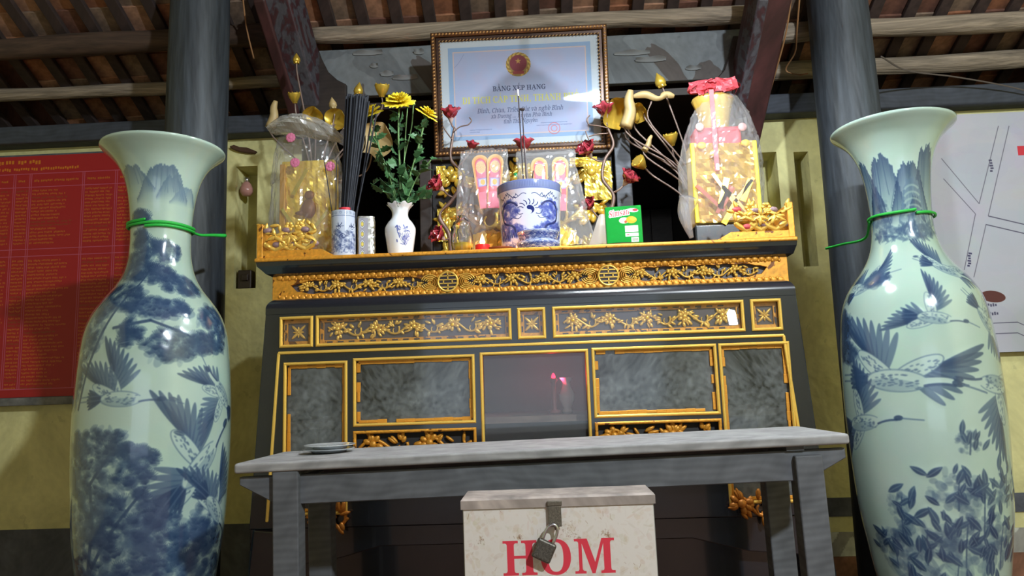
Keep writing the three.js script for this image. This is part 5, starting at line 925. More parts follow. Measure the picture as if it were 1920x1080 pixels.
  stems.forEach(([label, [px, py], R, dir, mid, dz, nl]) => {
    const c = at(px, py, z + dz), f = thing('chrysanthemum', label, 'flower', V(0, 0, 0), 'yellow chrysanthemums in the white vase');
    const path = [mouth.clone().add(V((px - 751) * 0.00006, -0.06, dz * 0.4)), mouth.clone().add(V((px - 751) * 0.00016, 0.015, dz * 0.5)), ...mid.map(([a, b]) => at(a, b, z + dz * 0.8)), c.clone().addScaledVector(dir.clone().normalize(), -R * 0.1)];
    part(f, 'stem', tube(path, 0.0032, 24, 6), M.stem); bloom(f, c, dir, R, 24, yellow[0]);
    const cv2 = new THREE.CatmullRomCurve3(path);
    for (let i = 0; i < nl + 8; i++) { const t = 0.30 + 0.62 * (i + r() * 0.5) / (nl + 8), q = cv2.getPoint(t), a = r() * 6.28, L = 0.040 + 0.030 * r() * (1.1 - t); const lf = part(f, 'leaf', leafG[i % 3], green[Math.floor(r() * 3)], q); aim(lf, V(Math.cos(a) * 0.9, 0.35 + 0.5 * r(), Math.sin(a) * 0.9)); lf.rotateY(r() * 6.28); lf.scale.set(L * 0.9, L, L * 0.9); }
  });
  [[775, 196, 0.011, 'small yellow chrysanthemum bud beside the tallest bloom'], [698, 204, 0.010, 'small green-yellow chrysanthemum bud over the left bloom'], [764, 202, 0.006, 'tiny green bud right of the tallest chrysanthemum']].forEach(([px, py, R, label], i) => {
    const c = at(px, py, z - 0.015), f = thing('flower_bud', label, 'flower bud', V(0, 0, 0)); const b0 = i === 1 ? at(712, 280, z - 0.015) : at(758, 300, z - 0.01);
    part(f, 'stem', tube([mouth.clone().add(V(0, -0.04, -0.004 * i)), b0, at(px - 3, py + 40, z - 0.015), c], 0.0022, 16, 5), M.stem);
    const gs = []; for (let k = 0; k < 9; k++) gs.push(spin(petalGeo(R * 1.3, R * 0.7, -0.3, 0.2, 2, 4), 0.35, k * 0.7)); part(f, 'petals', merge(gs), yellow[i > 0 ? 1 : 0], c); part(f, 'calyx', lathe([[0, -R * 0.5], [R * 0.7, 0], [R * 0.6, R * 0.3], [0, R * 0.3]], 12), green[2], c);
  });
  // side sprays of leaves only
  [[715, 300, 'leafy chrysanthemum spray spreading left'], [808, 300, 'leafy chrysanthemum spray spreading right'], [700, 350, 'low leafy chrysanthemum spray drooping left'], [800, 372, 'low leafy chrysanthemum spray drooping right']].forEach(([px, py, label], n) => {
    const f = thing('leaf_spray', label, 'foliage', V(0, 0, 0)), c = at(px, py, z + 0.02 - 0.012 * n), path = [mouth.clone().add(V(0, -0.03, 0.004 * n)), mouth.clone().add(V((px - 751) * 0.0003, 0.02, 0.004)), mouth.clone().lerp(c, 0.55).add(V(0, 0.02, 0)), c], cv2 = new THREE.CatmullRomCurve3(path);
    part(f, 'stem', tube(path, 0.0024, 18, 5), M.stem);
    for (let i = 0; i < 12; i++) { const q = cv2.getPoint(0.28 + 0.72 * i / 11), a = r() * 6.28, L = 0.034 + 0.026 * r(); const lf = part(f, 'leaf', leafG[i % 3], green[Math.floor(r() * 3)], q); aim(lf, V(Math.cos(a), 0.2 + 0.5 * r(), Math.sin(a))); lf.rotateY(r() * 6.28); lf.scale.set(L * 0.9, L, L * 0.9); }
  });
}
// ---- oil lamp of cut glass and burning red candle
{
  const z = -2.275, p = onTop(867, z), h = at(867, 402, z).y - TOP, o = thing('glass_oil_jar', 'cut glass jar with yellow oil in it beside the lit candle', 'jar', p);
  const outer = [[0, 0], [0.030, 0], [0.032, 0.006], [0.037, h * 0.30], [0.036, h * 0.44], [0.030, h * 0.60], [0.033, h * 0.66], [0.027, h * 0.80], [0.012, h * 0.90], [0.014, h * 0.95], [0, h]];
  part(o, 'glass', lathe([...outer, [0, h * 0.97], [0.008, h * 0.93], [0.006, h * 0.9], [0.024, h * 0.79], [0.029, h * 0.66], [0.027, h * 0.60], [0.033, h * 0.43], [0.034, h * 0.30], [0.028, 0.006], [0, 0.005]], 14), M.solidGlass);
  part(o, 'oil', lathe([[0, 0.006], [0.0275, 0.007], [0.033, h * 0.25], [0, h * 0.25]], 28), phy({ color: lin(0.75, 0.60, 0.08), roughness: 0.1, transmission: 0.5, thickness: 0 }));
  const pc = onTop(905, -2.262), c = thing('red_candle', 'lit candle in a small red cup at the altar edge', 'candle', pc);
  part(c, 'cup', lathe([[0, 0], [0.020, 0], [0.023, 0.004], [0.024, 0.024], [0.022, 0.024], [0.019, 0.006], [0, 0.005]], 28), phy({ color: lin(0.72, 0.02, 0.02), roughness: 0.25 }));
  part(c, 'wax', lathe([[0, 0.020], [0.020, 0.019], [0.020, 0.012], [0, 0.012]], 24), std({ color: lin(0.8, 0.12, 0.06), roughness: 0.5 }));
  part(c, 'flame', lathe([[0, 0.022], [0.006, 0.026], [0.009, 0.034], [0.006, 0.046], [0.002, 0.058], [0, 0.062]], 16), std({ color: lin(1, 0.6, 0.2), emissive: lin(1, 0.52, 0.22), emissiveIntensity: 5 }));
  const l = new THREE.PointLight(lin(1, 0.42, 0.20), 0.035); l.name = 'candle_light'; l.position.set(0, 0.038, 0); l.castShadow = true; l.shadow.radius = 0.4; c.add(l);
}
// ---- pairs of paper slippers in film
{
  const [c, g] = canvas(256, 640); g.fillStyle = '#e0b468'; g.fillRect(0, 0, 256, 640);
  const arch = (inset, col) => { g.fillStyle = col; g.beginPath(); g.moveTo(inset, 640); g.lineTo(inset, 128); g.arc(128, 128, 128 - inset, Math.PI, 0); g.lineTo(256 - inset, 640); g.fill(); };
  arch(20, '#e8a03c'); arch(40, '#d64a4e'); arch(58, '#d8708c'); g.fillStyle = '#d8708c'; g.fillRect(40, 260, 176, 120); g.fillStyle = '#cfcbe4'; g.fillRect(60, 282, 140, 96); g.fillStyle = '#8c90d2'; g.lineWidth = 10; g.strokeStyle = '#8c90d2'; g.strokeRect(64, 286, 132, 88); g.fillStyle = '#e0b83c'; g.beginPath(); g.arc(130, 330, 34, 0, 7); g.fill(); g.fillStyle = '#e6c48a'; g.beginPath(); g.arc(128, 150, 74, 0, 7); g.fill(); g.fillStyle = '#b98a50'; for (let i = 0; i < 40; i++) { const a = i * 2.4, q = 66 * Math.sqrt(i / 40); g.beginPath(); g.arc(128 + Math.cos(a) * q, 150 + Math.sin(a) * q, 4, 0, 7); g.fill(); }
  g.fillStyle = '#d8485c'; g.fillRect(40, 384, 176, 60); g.fillStyle = '#e47890'; g.fillRect(40, 452, 176, 188);
  const print = std({ map: ctex(c), roughness: 0.6 });
  const L = 0.205, w = 0.062, S = new THREE.Shape(); S.moveTo(-w * 0.36, 0); S.lineTo(-w / 2, L - w / 2); S.absarc(0, L - w / 2, w / 2, Math.PI, 0, true); S.lineTo(w * 0.36, 0); S.closePath();
  const sole = new THREE.ExtrudeGeometry(S, { depth: 0.004, bevelEnabled: false, curveSegments: 20 }); { const P = sole.attributes.position, uv = sole.attributes.uv; for (let i = 0; i < P.count; i++) uv.setXY(i, P.getX(i) / w + 0.5, P.getY(i) / L); }
  const z = -2.575;
  const place = [[[898, 289, 0.10, 'leftmost paper slipper in the clear bag left of the incense bowl'], [929, 289, -0.06, 'paper slipper in the clear bag, just left of the incense bowl']], [[1010, 294, 0.03, 'paper slipper in the clear bag, just right of the incense sticks'], [1050, 294, -0.03, 'rightmost paper slipper in the clear bag behind the incense bowl']]];
  place.forEach((pair, k) => {
    pair.forEach(([px, py, rot, label], i) => { const t = at(px, py, z), o = solo('paper_slipper', label, 'paper slipper', sole, print, V(t.x + Math.sin(rot) * L, t.y - L, z - 0.01 + i * 0.008), 'paper slippers in clear bags'); o.rotation.z = rot; });
    const cx = k ? 1036 : 908, hw = k ? 70 : 46, s = mpp(z), base = onTop(cx, z), topY = at(cx, 282, z).y;
    // gold paper the slippers stand in
    const foot = solo('gold_paper', k ? 'crumpled gold paper at the foot of the slippers right of the bowl' : 'crumpled gold paper at the foot of the slippers left of the bowl', 'gold paper', filmSkin(keys([{ x: 0, z: 0, rx: 0.006, rz: 0.004, y: 0 }, { x: 0, z: 0, rx: 0.060, rz: 0.032, y: 0.004 }, { x: 0.006, z: 0, rx: 0.066, rz: 0.034, y: 0.06 }, { x: 0.01, z: 0, rx: 0.055, rz: 0.028, y: 0.115 }, { x: 0.01, z: 0, rx: 0.010, rz: 0.006, y: 0.13 }]), 40, 24, 0.30, 5 + k, 7), tinted(M.goldFoil, 0.95, 0.72, 0.16), base.clone().add(V(k ? 0.02 : 0.012, 0.004, 0.026)));
    const H = topY - TOP;
    solo('clear_bag', k ? 'crinkled clear bag round the slippers right of the incense sticks' : 'crinkled clear bag round the slippers left of the incense bowl', 'plastic bag', filmSkin(keys(k ? [{ x: 0, z: 0, rx: 0.01, rz: 0.01, y: 0.002 }, { x: 0.0, z: 0, rx: hw * s * 1.22, rz: 0.055, y: 0.008 }, { x: -0.010, z: 0, rx: hw * s * 1.0, rz: 0.056, y: H * 0.5 }, { x: -0.008, z: 0, rx: hw * s * 0.78, rz: 0.036, y: H * 0.85 }, { x: -0.012, z: 0, rx: hw * s * 0.80, rz: 0.018, y: H * 1.0 }] : [{ x: 0, z: 0, rx: 0.01, rz: 0.01, y: 0.002 }, { x: 0, z: 0, rx: hw * s * 1.05, rz: 0.055, y: 0.008 }, { x: 0.0, z: 0, rx: hw * s * 1.08, rz: 0.056, y: H * 0.5 }, { x: 0.006, z: 0, rx: hw * s * 1.02, rz: 0.036, y: H * 0.85 }, { x: 0.010, z: 0, rx: hw * s * 0.98, rz: 0.018, y: H }]), 80, 70, 0.16, 11 + k * 7, 7), M.film, base, 'clear bags of paper slippers');
  });
}
// ---- green packet of cakes on a dark tray
{
  const [c, g] = canvas(512, 520); g.fillStyle = '#0f8c33'; g.fillRect(0, 0, 512, 520); g.fillStyle = '#0c7a2c'; for (let i = 0; i < 20; i++) { g.beginPath(); g.ellipse((i * 97) % 512, (i * 61) % 520, 90, 40, i, 0, 7); g.globalAlpha = 0.14; g.fill(); } g.globalAlpha = 1;
  g.save(); g.translate(196, 130); g.rotate(-0.10); g.font = 'italic bold 120px serif'; g.textAlign = 'center'; g.lineWidth = 22; g.lineJoin = 'round'; const tw = g.measureText('Simsan').width; g.scale(300 / tw, 1); g.strokeStyle = '#ffffff'; g.strokeText('Simsan', 0, 0); g.fillStyle = '#c03a48'; g.fillText('Simsan', 0, 0); g.restore();
  g.fillStyle = '#f2f0ea'; g.beginPath(); g.ellipse(400, 62, 78, 30, 0.1, 0, 7); g.fill(); g.fillStyle = '#cf3a48'; g.beginPath(); g.ellipse(432, 60, 40, 18, 0.05, 0, 7); g.fill();
  g.fillStyle = '#e8e2d2'; g.beginPath(); g.ellipse(262, 200, 74, 44, 0, 0, 7); g.fill(); g.fillStyle = '#e0a332'; g.beginPath(); g.ellipse(368, 196, 78, 50, 0.05, 0, 7); g.fill(); g.fillStyle = '#efc04a'; g.beginPath(); g.ellipse(392, 184, 46, 26, 0.1, 0, 7); g.fill(); g.fillStyle = '#c8553c'; g.beginPath(); g.arc(284, 220, 20, 0, 7); g.fill();
  g.fillStyle = '#eef2ee'; g.fillRect(268, 278, 190, 92); g.fillRect(268, 384, 190, 48); g.fillRect(350, 446, 106, 66); g.fillStyle = '#49584c'; for (let x = 360; x < 446; x += 7) g.fillRect(x, 456, 3 + (x * 7 % 3), 44); g.fillStyle = '#b04048'; g.fillRect(290, 400, 34, 12);
  const z = -2.30, p = onTop(1172, z), h = at(1172, 389, z).y - at(1172, 459, z).y, w = 0.116, d = 0.055;
  const tray = lathe([[0, 0], [0.050, 0], [0.072, 0.008], [0.076, 0.012], [0.072, 0.012], [0.048, 0.005], [0, 0.005]], 40).scale(1, 1, 0.75);
  solo('black_tray', 'small black oval tray under the green packet', 'tray', tray, M.black, onTop(1164, z - 0.005));
  const o = thing('cake_packet', 'bright green packet of cakes with a lettered front, right of the incense bowl', 'packet', V(p.x, TOP + 0.0125, z)); o.rotation.set(0, -0.06, 0.012);
  part(o, 'carton', rbox(w, h, d, 0.004, 0, h / 2, 0), phy({ color: lin(0.010, 0.25, 0.035), roughness: 0.25 }));
  part(o, 'front_print', new THREE.PlaneGeometry(w - 0.004, h - 0.004).translate(0, h / 2, d / 2 + 0.0006), phy({ map: ctex(c), roughness: 0.22 }));
  const q = onTop(1121, -2.40); const wr = at(1110, 425, -2.40);
  solo('paper_cone', 'folded beige paper leaning left of the green packet', 'paper', sheet((u, v) => V((u - 0.5) * 0.085 * (0.25 + 0.75 * (1 - v)) + 0.022 * v, v * 0.145, 0.012 * Math.sin(u * 3.14) - 0.02 * v), 6, 8).scale(1, 1, 1), phy({ color: lin(0.60, 0.53, 0.46), roughness: 0.5, transmission: 0.2 }), q);
}

// ------------------------------------------------------------------ carved corner guards of the altar top
{
  const guard = (label, xo, xi, hTop, s, seed) => {              // xo outer end, xi inner end, s = +1 when the post is at the right
    const z = -2.222, o = thing('corner_guard', label, 'carving', V(xo, TOP, z)), L = Math.abs(xi - xo), d = -s, H = hTop;
    part(o, 'end_post', metreUV(span(0, d * 0.020, 0, H, -0.011, 0.011, 0.003)), M.gold);
    part(o, 'foot_rail', metreUV(extrude(poly((d > 0 ? [[0.018, 0], [L, 0], [L - 0.045, 0.024], [0.018, 0.024]] : [[-0.018, 0.024], [-L + 0.045, 0.024], [-L, 0], [-0.018, 0]])), 0.020, 0.002).translate(0, 0, -0.010)), M.gold);
    part(o, 'side_return', metreUV(span(0, d * 0.016, 0, H * 0.96, -0.24, -0.012, 0.003)), M.gold);
    const w = L - 0.075, r = rng(seed), tw = [];
    for (let i = 0; i < 6; i++) {                                // winding branches with leaves and small blossoms
      const x = ((i + 0.5) / 6 - 0.5) * w * 0.82, s1 = i % 2 ? 1 : -1, q = [V(x - 0.02 * s1, -H * 0.40, 0.0), V(x + 0.022 * s1, -H * 0.20 + 0.01 * r(), 0.010), V(x - 0.012 * s1, H * 0.02, 0.012), V(x + 0.020 * s1, H * 0.16, 0.006), V(x + 0.034 * s1 * r(), H * (0.24 + 0.14 * r()), 0.002)];
      tw.push(tube(q, (t) => 0.0078 * (1.2 - 0.6 * t), 18, 7));
      for (let k = 0; k < 4; k++) { const p = q[1 + k % 4], a = r() * 6.28; tw.push(leafBlob(0.024 + 0.012 * r(), 0.012, 0.012, p.x + Math.cos(a) * 0.014, clamp(p.y + Math.sin(a) * 0.014, -H * 0.42, H * 0.40), p.z + 0.004 * r(), a)); }
      if (i % 3 === 1) for (let k = 0; k < 6; k++) { const a = k * 1.047; tw.push(ball(0.0065, 8, 6).scale(1, 1, 0.7).translate(q[4].x + Math.cos(a) * 0.010, Math.min(q[4].y, H * 0.3) + Math.sin(a) * 0.010, 0.008)); }
    }
    const cx = d * (0.020 + w / 2), cy = 0.024 + (H - 0.026) / 2;
    part(o, 'openwork_vine', merge(tw), M.goldPaint, V(cx, cy, 0));
    const plum = std({ color: lin(0.26, 0.16, 0.17), roughness: 0.4 }), rose = std({ color: lin(0.5, 0.05, 0.06), roughness: 0.5 });
    for (let i = 0; i < 6; i++) part(o, 'painted_fruit', ball(0.012, 12, 10).scale(1.25, 0.85, 0.8), s > 0 && i < 2 ? rose : plum, V(cx + (i / 5 - 0.5) * w * 0.85, cy + (i % 2 ? -0.024 : 0.022) * (s > 0 && i < 2 ? 1.2 : 1), 0.006));
  };
  guard('gilded openwork corner carving at the left end of the altar top', -0.893, -0.640, 0.112, -1, 401);
  guard('gilded openwork corner carving at the right end of the altar top', 0.795, 0.555, 0.112, 1, 407);
  solo('white_tray', 'white tray edge behind the left corner carving', 'tray', span(-0.84, -0.645, 0.0, 0.026, -0.03, 0.03, 0.003), tinted(M.white, 0.45, 0.45, 0.46), V(0, TOP, -2.305));
}

// ------------------------------------------------------------------ bagged votive papers
const paperGold = tinted(M.goldFoil, 0.95, 0.66, 0.06), paperYellow = std({ color: lin(0.85, 0.62, 0.05), roughness: 0.45, metalness: 0.2 }), pink = std({ color: lin(0.72, 0.20, 0.36), roughness: 0.7 });
paperGold.metalness = 0.3;
const crumple = (w, h, amp, seed, nu = 16, nv = 20) => sheet((u, v) => V((u - 0.5) * w * (1 + 0.03 * noise.noise(v * 7, seed, 2)), v * h, amp * (fbm(u * 5 + seed, v * 6, 1, 3) * 2 + 0.5 * noise.noise(u * 13, v * 13, seed))), nu, nv, true);
{
  const z = -2.43, base = onTop(570, z); base.x = -0.805;
  const H1 = at(570, 262, z).y - TOP;
  const v = thing('votive_paper_box', 'golden votive paper box with pink rosettes inside the slumped bag', 'votive paper', V(base.x + 0.012, TOP + 0.006, z));
  part(v, 'box', rbox(0.185, 0.33, 0.060, 0.004, 0, 0.210, -0.004), paperYellow);
  part(v, 'stand', rbox(0.17, 0.05, 0.06, 0.004, 0, 0.025, -0.004), std({ color: lin(0.35, 0.27, 0.20), roughness: 0.7 }));
  part(v, 'foil_front', crumple(0.178, 0.355, 0.010, 3, 18, 34), paperGold, V(0, 0.014, 0.033));
  part(v, 'edge_strip', rbox(0.020, 0.34, 0.012, 0.003, -0.084, 0.19, 0.036), tinted(paperYellow, 0.7, 0.36, 0.04));
  part(v, 'brown_figure', merge([ball(0.026, 12, 10).scale(1, 1.3, 0.6).translate(0.012, 0.195, 0.05), ball(0.017, 12, 10).scale(1, 1, 0.7).translate(0.014, 0.242, 0.05), ball(0.02, 10, 8).scale(1.8, 0.5, 0.5).translate(0.0, 0.18, 0.05)]), std({ color: lin(0.30, 0.12, 0.035), roughness: 0.5, metalness: 0.3 }));
  part(v, 'crossed_strips', merge([rbox(0.012, 0.13, 0.004, 0.001).rotateZ(0.6).translate(-0.045, 0.145, 0.05), rbox(0.012, 0.12, 0.004, 0.001).rotateZ(-0.7).translate(0.05, 0.15, 0.05), rbox(0.014, 0.10, 0.004, 0.001).rotateZ(-0.5).translate(-0.02, 0.29, 0.048)]), tinted(M.goldFoil, 0.98, 0.82, 0.10));
  for (const [px, py] of [[545, 258], [553, 305], [619, 312]]) { const q = at(px, py, z + 0.075), gs = []; for (let k = 0; k < 9; k++) gs.push(ball(0.0075, 8, 6).scale(1, 1, 0.5).translate(Math.cos(k * 0.7) * 0.010, Math.sin(k * 0.7) * 0.010, 0)); gs.push(ball(0.009, 10, 8).scale(1, 1, 0.6)); part(v, 'pink_rosette', merge(gs), pink, q.sub(v.position)); }
  const b = thing('plastic_bag', 'slumped clear plastic bag over golden votive paper, left end of the altar', 'plastic bag', V(base.x, TOP, z));
  part(b, 'film', filmSkin(keys([{ x: 0.01, z: 0, rx: 0.01, rz: 0.01, y: 0.003 }, { x: 0.0, z: 0, rx: 0.122, rz: 0.075, y: 0.010 }, { x: 0.0, z: 0, rx: 0.128, rz: 0.082, y: 0.14 }, { x: 0.0, z: 0, rx: 0.122, rz: 0.080, y: 0.30 }, { x: 0.0, z: 0, rx: 0.112, rz: 0.074, y: 0.42 }, { x: 0.0, z: 0, rx: 0.10, rz: 0.06, y: 0.47 }]), 90, 84, 0.13, 21, 7), M.film);
  const pl = at(572, 235, z + 0.045).sub(b.position);
  part(b, 'folded_top', filmSkin(keys([{ x: -0.118, z: 0, rx: 0.004, rz: 0.010, y: -0.02 }, { x: -0.10, z: 0, rx: 0.03, rz: 0.05, y: -0.012 }, { x: -0.02, z: 0, rx: 0.03, rz: 0.07, y: 0.004 }, { x: 0.07, z: 0, rx: 0.03, rz: 0.055, y: -0.012 }, { x: 0.125, z: 0, rx: 0.01, rz: 0.02, y: -0.05 }]), 26, 36, 0.2, 33, 6).rotateX(0), M.filmMilky, pl);
  const roll = sheet((u, v2) => { const a = u * 2 * Math.PI, x = lerp(-0.118, 0.128, v2), R = 0.052 * Math.pow(Math.sin(Math.PI * clamp(v2 * 0.88 + 0.06, 0, 1)), 0.6), n = 1 + 0.5 * fbm(Math.cos(a) * 1.3, v2 * 5, Math.sin(a) * 1.3, 2); return V(x, Math.sin(a) * R * 0.72 * n + 0.010 * Math.sin(v2 * 3) - 0.055 * v2 * v2, Math.cos(a) * R * 1.2 * n); }, 20, 26, true);
  part(b, 'folded_roll', roll, M.filmMilky, pl);
}
{
  const z = -2.46, bx = onTop(1350, z);
  solo('black_case', 'black lacquered case under the red-bowed bag', 'case', rbox(0.15, 0.092, 0.12, 0.005, 0, 0.046, 0), M.black, V(at(1338, 430, z).x, TOP, z));
  const y0 = TOP + 0.094, v = thing('votive_paper_hat', 'golden votive paper hat with a red band inside the red-bowed bag', 'votive paper', V(at(1352, 400, z).x, y0, z));
  const Y = (py) => at(1350, py, z).y - y0;
  part(v, 'box', rbox(0.215, Y(272) - 0.004, 0.10, 0.005, 0.012, (Y(272) - 0.004) / 2 + 0.004, -0.01), tinted(paperYellow, 0.80, 0.60, 0.18));
  part(v, 'foil_front', crumple(0.205, Y(280), 0.012, 8), tinted(M.goldFoil, 0.80, 0.50, 0.07), V(0.012, 0.006, 0.048));
  for (const s of [-1, 1]) part(v, 'edge_strip', rbox(0.014, Y(278), 0.016, 0.003, 0.012 + s * 0.106, Y(278) / 2 + 0.006, 0.046), tinted(paperYellow, 0.88, 0.70, 0.04));
  part(v, 'red_band', rbox(0.16, Y(246) - Y(284), 0.085, 0.01, 0.0, (Y(246) + Y(284)) / 2 + 0.003, 0.0), tinted(M.red, 0.62, 0.06, 0.08));
  part(v, 'crown', lathe([[0.045, Y(248)], [0.052, Y(230)], [0.066, Y(200)], [0.076, Y(188)], [0.070, Y(183)], [0.04, Y(180)], [0, Y(180)]], 14).scale(1, 1, 0.7), tinted(M.goldFoil, 0.85, 0.60, 0.14));
  part(v, 'red_strip', rbox(0.016, Y(180) - Y(330), 0.003, 0.001).translate(-0.018, (Y(180) + Y(330)) / 2, 0.062), tinted(M.red, 0.6, 0.14, 0.16));
  for (const [px, py] of [[1316, 273], [1398, 268], [1340, 287]]) part(v, 'yellow_rosette', ball(0.016, 10, 8).scale(1, 0.8, 0.4), paperYellow, at(px, py, z + 0.055).sub(v.position));
  for (const [px, py] of [[1312, 238], [1392, 238]]) part(v, 'pink_rosette', ball(0.015, 10, 8).scale(1, 1, 0.4), tinted(pink, 0.80, 0.42, 0.40), at(px, py, z + 0.05).sub(v.position));
  const rs = rng(88), H2 = Y(284);
  for (let i = 0; i < 9; i++) { const s = part(v, 'paper_strip', rbox(0.012 + 0.012 * rs(), 0.05 + 0.08 * rs(), 0.003, 0.001), [tinted(M.goldFoil, 0.9, 0.7, 0.05), tinted(M.red, 0.45, 0.10, 0.05), tinted(M.goldFoil, 0.45, 0.22, 0.05)][i % 3], V(0.012 + (rs() - 0.5) * 0.15, 0.03 + H2 * 0.75 * rs(), 0.066)); s.rotation.z = (rs() - 0.5) * 2.2; }
  const b = thing('plastic_bag', 'clear plastic bag tied with a red bow, over a golden votive hat', 'plastic bag', V(v.position.x, y0, z));
  const X = (px, py) => at(px, py, z).x - v.position.x, rr = (l, r2, py, rz) => ({ x: (X(l, py) + X(r2, py)) / 2, z: 0, rx: (X(r2, py) - X(l, py)) / 2, rz, y: Y(py) });
  part(b, 'film', filmSkin(keys([{ x: 0, z: 0, rx: 0.01, rz: 0.01, y: 0.003 }, { ...rr(1284, 1432, 398, 0.078), y: 0.006 }, rr(1276, 1430, 360, 0.084), rr(1274, 1427, 310, 0.084), rr(1284, 1418, 260, 0.080), rr(1298, 1402, 216, 0.072), rr(1312, 1384, 188, 0.05), rr(1322, 1372, 176, 0.02)]), 90, 90, 0.12, 51, 7), M.film);
  const tl = [[1292, 372], [1284, 400], [1290, 425], [1297, 446]].map(([px, py]) => at(px, py, z + 0.066).sub(b.position));
  part(b, 'loose_corner', tube(tl, (t) => 0.030 * (1 - 0.85 * t) + 0.003, 16, 8), M.film);
  const bow = [], bc = at(1338, 166, z + 0.02).sub(b.position), r = rng(41);
  for (const [dx, dy, sx, sy, rot] of [[-0.045, 0.008, 0.042, 0.022, 0.25], [0.040, 0.008, 0.048, 0.020, -0.08], [0.0, 0.018, 0.036, 0.018, 0.1], [-0.028, -0.018, 0.022, 0.022, 0.5], [0.060, -0.012, 0.016, 0.026, -0.5], [0.012, -0.002, 0.024, 0.020, 0.3]]) bow.push(sheet((u, w) => { const a = u * 2 * Math.PI; return V(Math.cos(a) * sx, Math.sin(a) * sy * (0.8 + 0.3 * Math.sin(w * 9 + dx * 99)), (w - 0.5) * 0.05 + 0.008 * Math.sin(a * 3)); }, 18, 4).rotateX(0.35).rotateZ(rot).translate(dx, dy, 0));
  for (let k = 0; k < 5; k++) bow.push(crumple(0.05 + 0.02 * r(), 0.036 + 0.012 * r(), 0.010, 60 + k, 6, 5).rotateZ((r() - 0.5) * 0.8).translate((k - 2) * 0.026, -0.024 + 0.01 * r(), 0.016 + 0.004 * k));
  part(b, 'red_bow', merge(bow), phy({ color: lin(0.55, 0.06, 0.08), roughness: 0.45, transmission: 0.15 }), bc);
}

// ------------------------------------------------------------------ gilded wooden lotus bouquets
const gild = std({ color: lin(0.62, 0.42, 0.06), roughness: 0.32, metalness: 0.55 }), cream = std({ color: lin(0.40, 0.29, 0.13), roughness: 0.5 }), wireStem = std({ color: lin(0.20, 0.14, 0.12), roughness: 0.5, metalness: 0.3 });
const budGeo = (R) => { const out = [lathe([[0, -R], [R * 0.5, -R * 0.85], [R * 0.86, -R * 0.3], [R * 0.80, R * 0.3], [R * 0.40, R * 1.0], [R * 0.08, R * 1.5], [0, R * 1.6]], 16)]; for (let i = 0; i < 5; i++) out.push(spin(petalGeo(R * 2.2, R * 1.3, -0.25, -0.22, 4, 6).translate(0, -R * 0.9, R * 0.62), -0.02, i * 1.2566)); return merge(out); };
const podGeo = (R) => { const out = [lathe([[0, -R * 0.9], [R * 0.35, -R * 0.8], [R * 0.75, -R * 0.1], [R * 0.95, R * 0.5], [R * 0.8, R * 0.62], [0, R * 0.6]], 16)]; for (let i = 0; i < 7; i++) out.push(spin(petalGeo(R * 1.7, R * 0.9, 0.1, -0.2, 4, 5).translate(0, -R * 0.8, R * 0.5), 0.25, i * 0.8976)); return merge(out); };
const lotusLeaf = (w, h, curl, seed) => sheet((u, v) => { const a = (u - 0.5) * 2, e = 1 + 0.10 * Math.sin(a * 7 + seed); return V(a * w / 2 * Math.sin(Math.PI * (0.15 + 0.75 * v)) * e, v * h, curl * (a * a) * w + 0.25 * h * Math.sin(v * 2.4 + seed)); }, 12, 10);
function bouquet(label, rootPx, z, items, vaseH) {
  const root = onTop(rootPx, z), o = thing('gilded_lotus_bouquet', label, 'lotus bouquet', root);
  part(o, 'pot', lathe([[0, 0], [0.030, 0], [0.036, 0.01], [0.030, 0.04], [0.040, vaseH * 0.7], [0.034, vaseH], [0.030, vaseH], [0.034, vaseH * 0.7], [0, 0.05]], 24), gild);
  for (const [kind, px, py, R, m, dir, dz = 0] of items) {
    const c = at(px, py, z + dz).sub(root), from = V(0, vaseH * 0.9, 0), d = V(...dir).normalize();
    if (kind !== 'scrap') part(o, 'stem', tube([from, V(c.x * 0.25, lerp(vaseH, c.y, 0.45), c.z * 0.3), c.clone().addScaledVector(d, -R * 2.4), c.clone().addScaledVector(d, -R * 0.6)], 0.0034, 20, 6), wireStem);
    if (kind === 'bud') aim(part(o, 'bud', budGeo(R), m, c), d);
    if (kind === 'pod' || kind === 'open') aim(part(o, kind === 'pod' ? 'seed_pod' : 'open_flower', podGeo(R), m, c), d);
    if (kind === 'leaf') { const l = aim(part(o, 'leaf', lotusLeaf(R * 2.4, R * 1.9, 0.25, px), m, c.clone().addScaledVector(d, -R)), d); l.material.side = THREE.DoubleSide; }
    if (kind === 'horn') part(o, 'curled_leaf', tube([c.clone().addScaledVector(d, -R * 2.2), c.clone().addScaledVector(d, -R * 0.9).add(V(R * 0.2, 0, 0)), c.clone().add(V(-R * 0.05, 0, 0)), c.clone().addScaledVector(d, R * 0.8)], (t) => R * 0.52 * (1 - 0.55 * t * t), 14, 8), m);
    if (kind === 'bird') part(o, 'flat_leaf', tube([c.clone().add(V(-R * 2.2, R * 0.1, 0)), c.clone().add(V(-R * 0.8, R * 0.2, 0.006)), c.clone().add(V(R * 0.5, -R * 0.35, 0.006)), c.clone().add(V(R * 1.4, R * 0.15, 0)), c.clone().add(V(R * 2.3, -R * 0.1, 0))], (t) => R * (0.12 + 0.62 * Math.sin(Math.PI * clamp(t * 0.94 + 0.02, 0, 1)) * (0.65 + 0.35 * Math.cos(t * 6))), 22, 8), m);
  }
}
for (const m of [gild, cream]) m.side = THREE.DoubleSide;
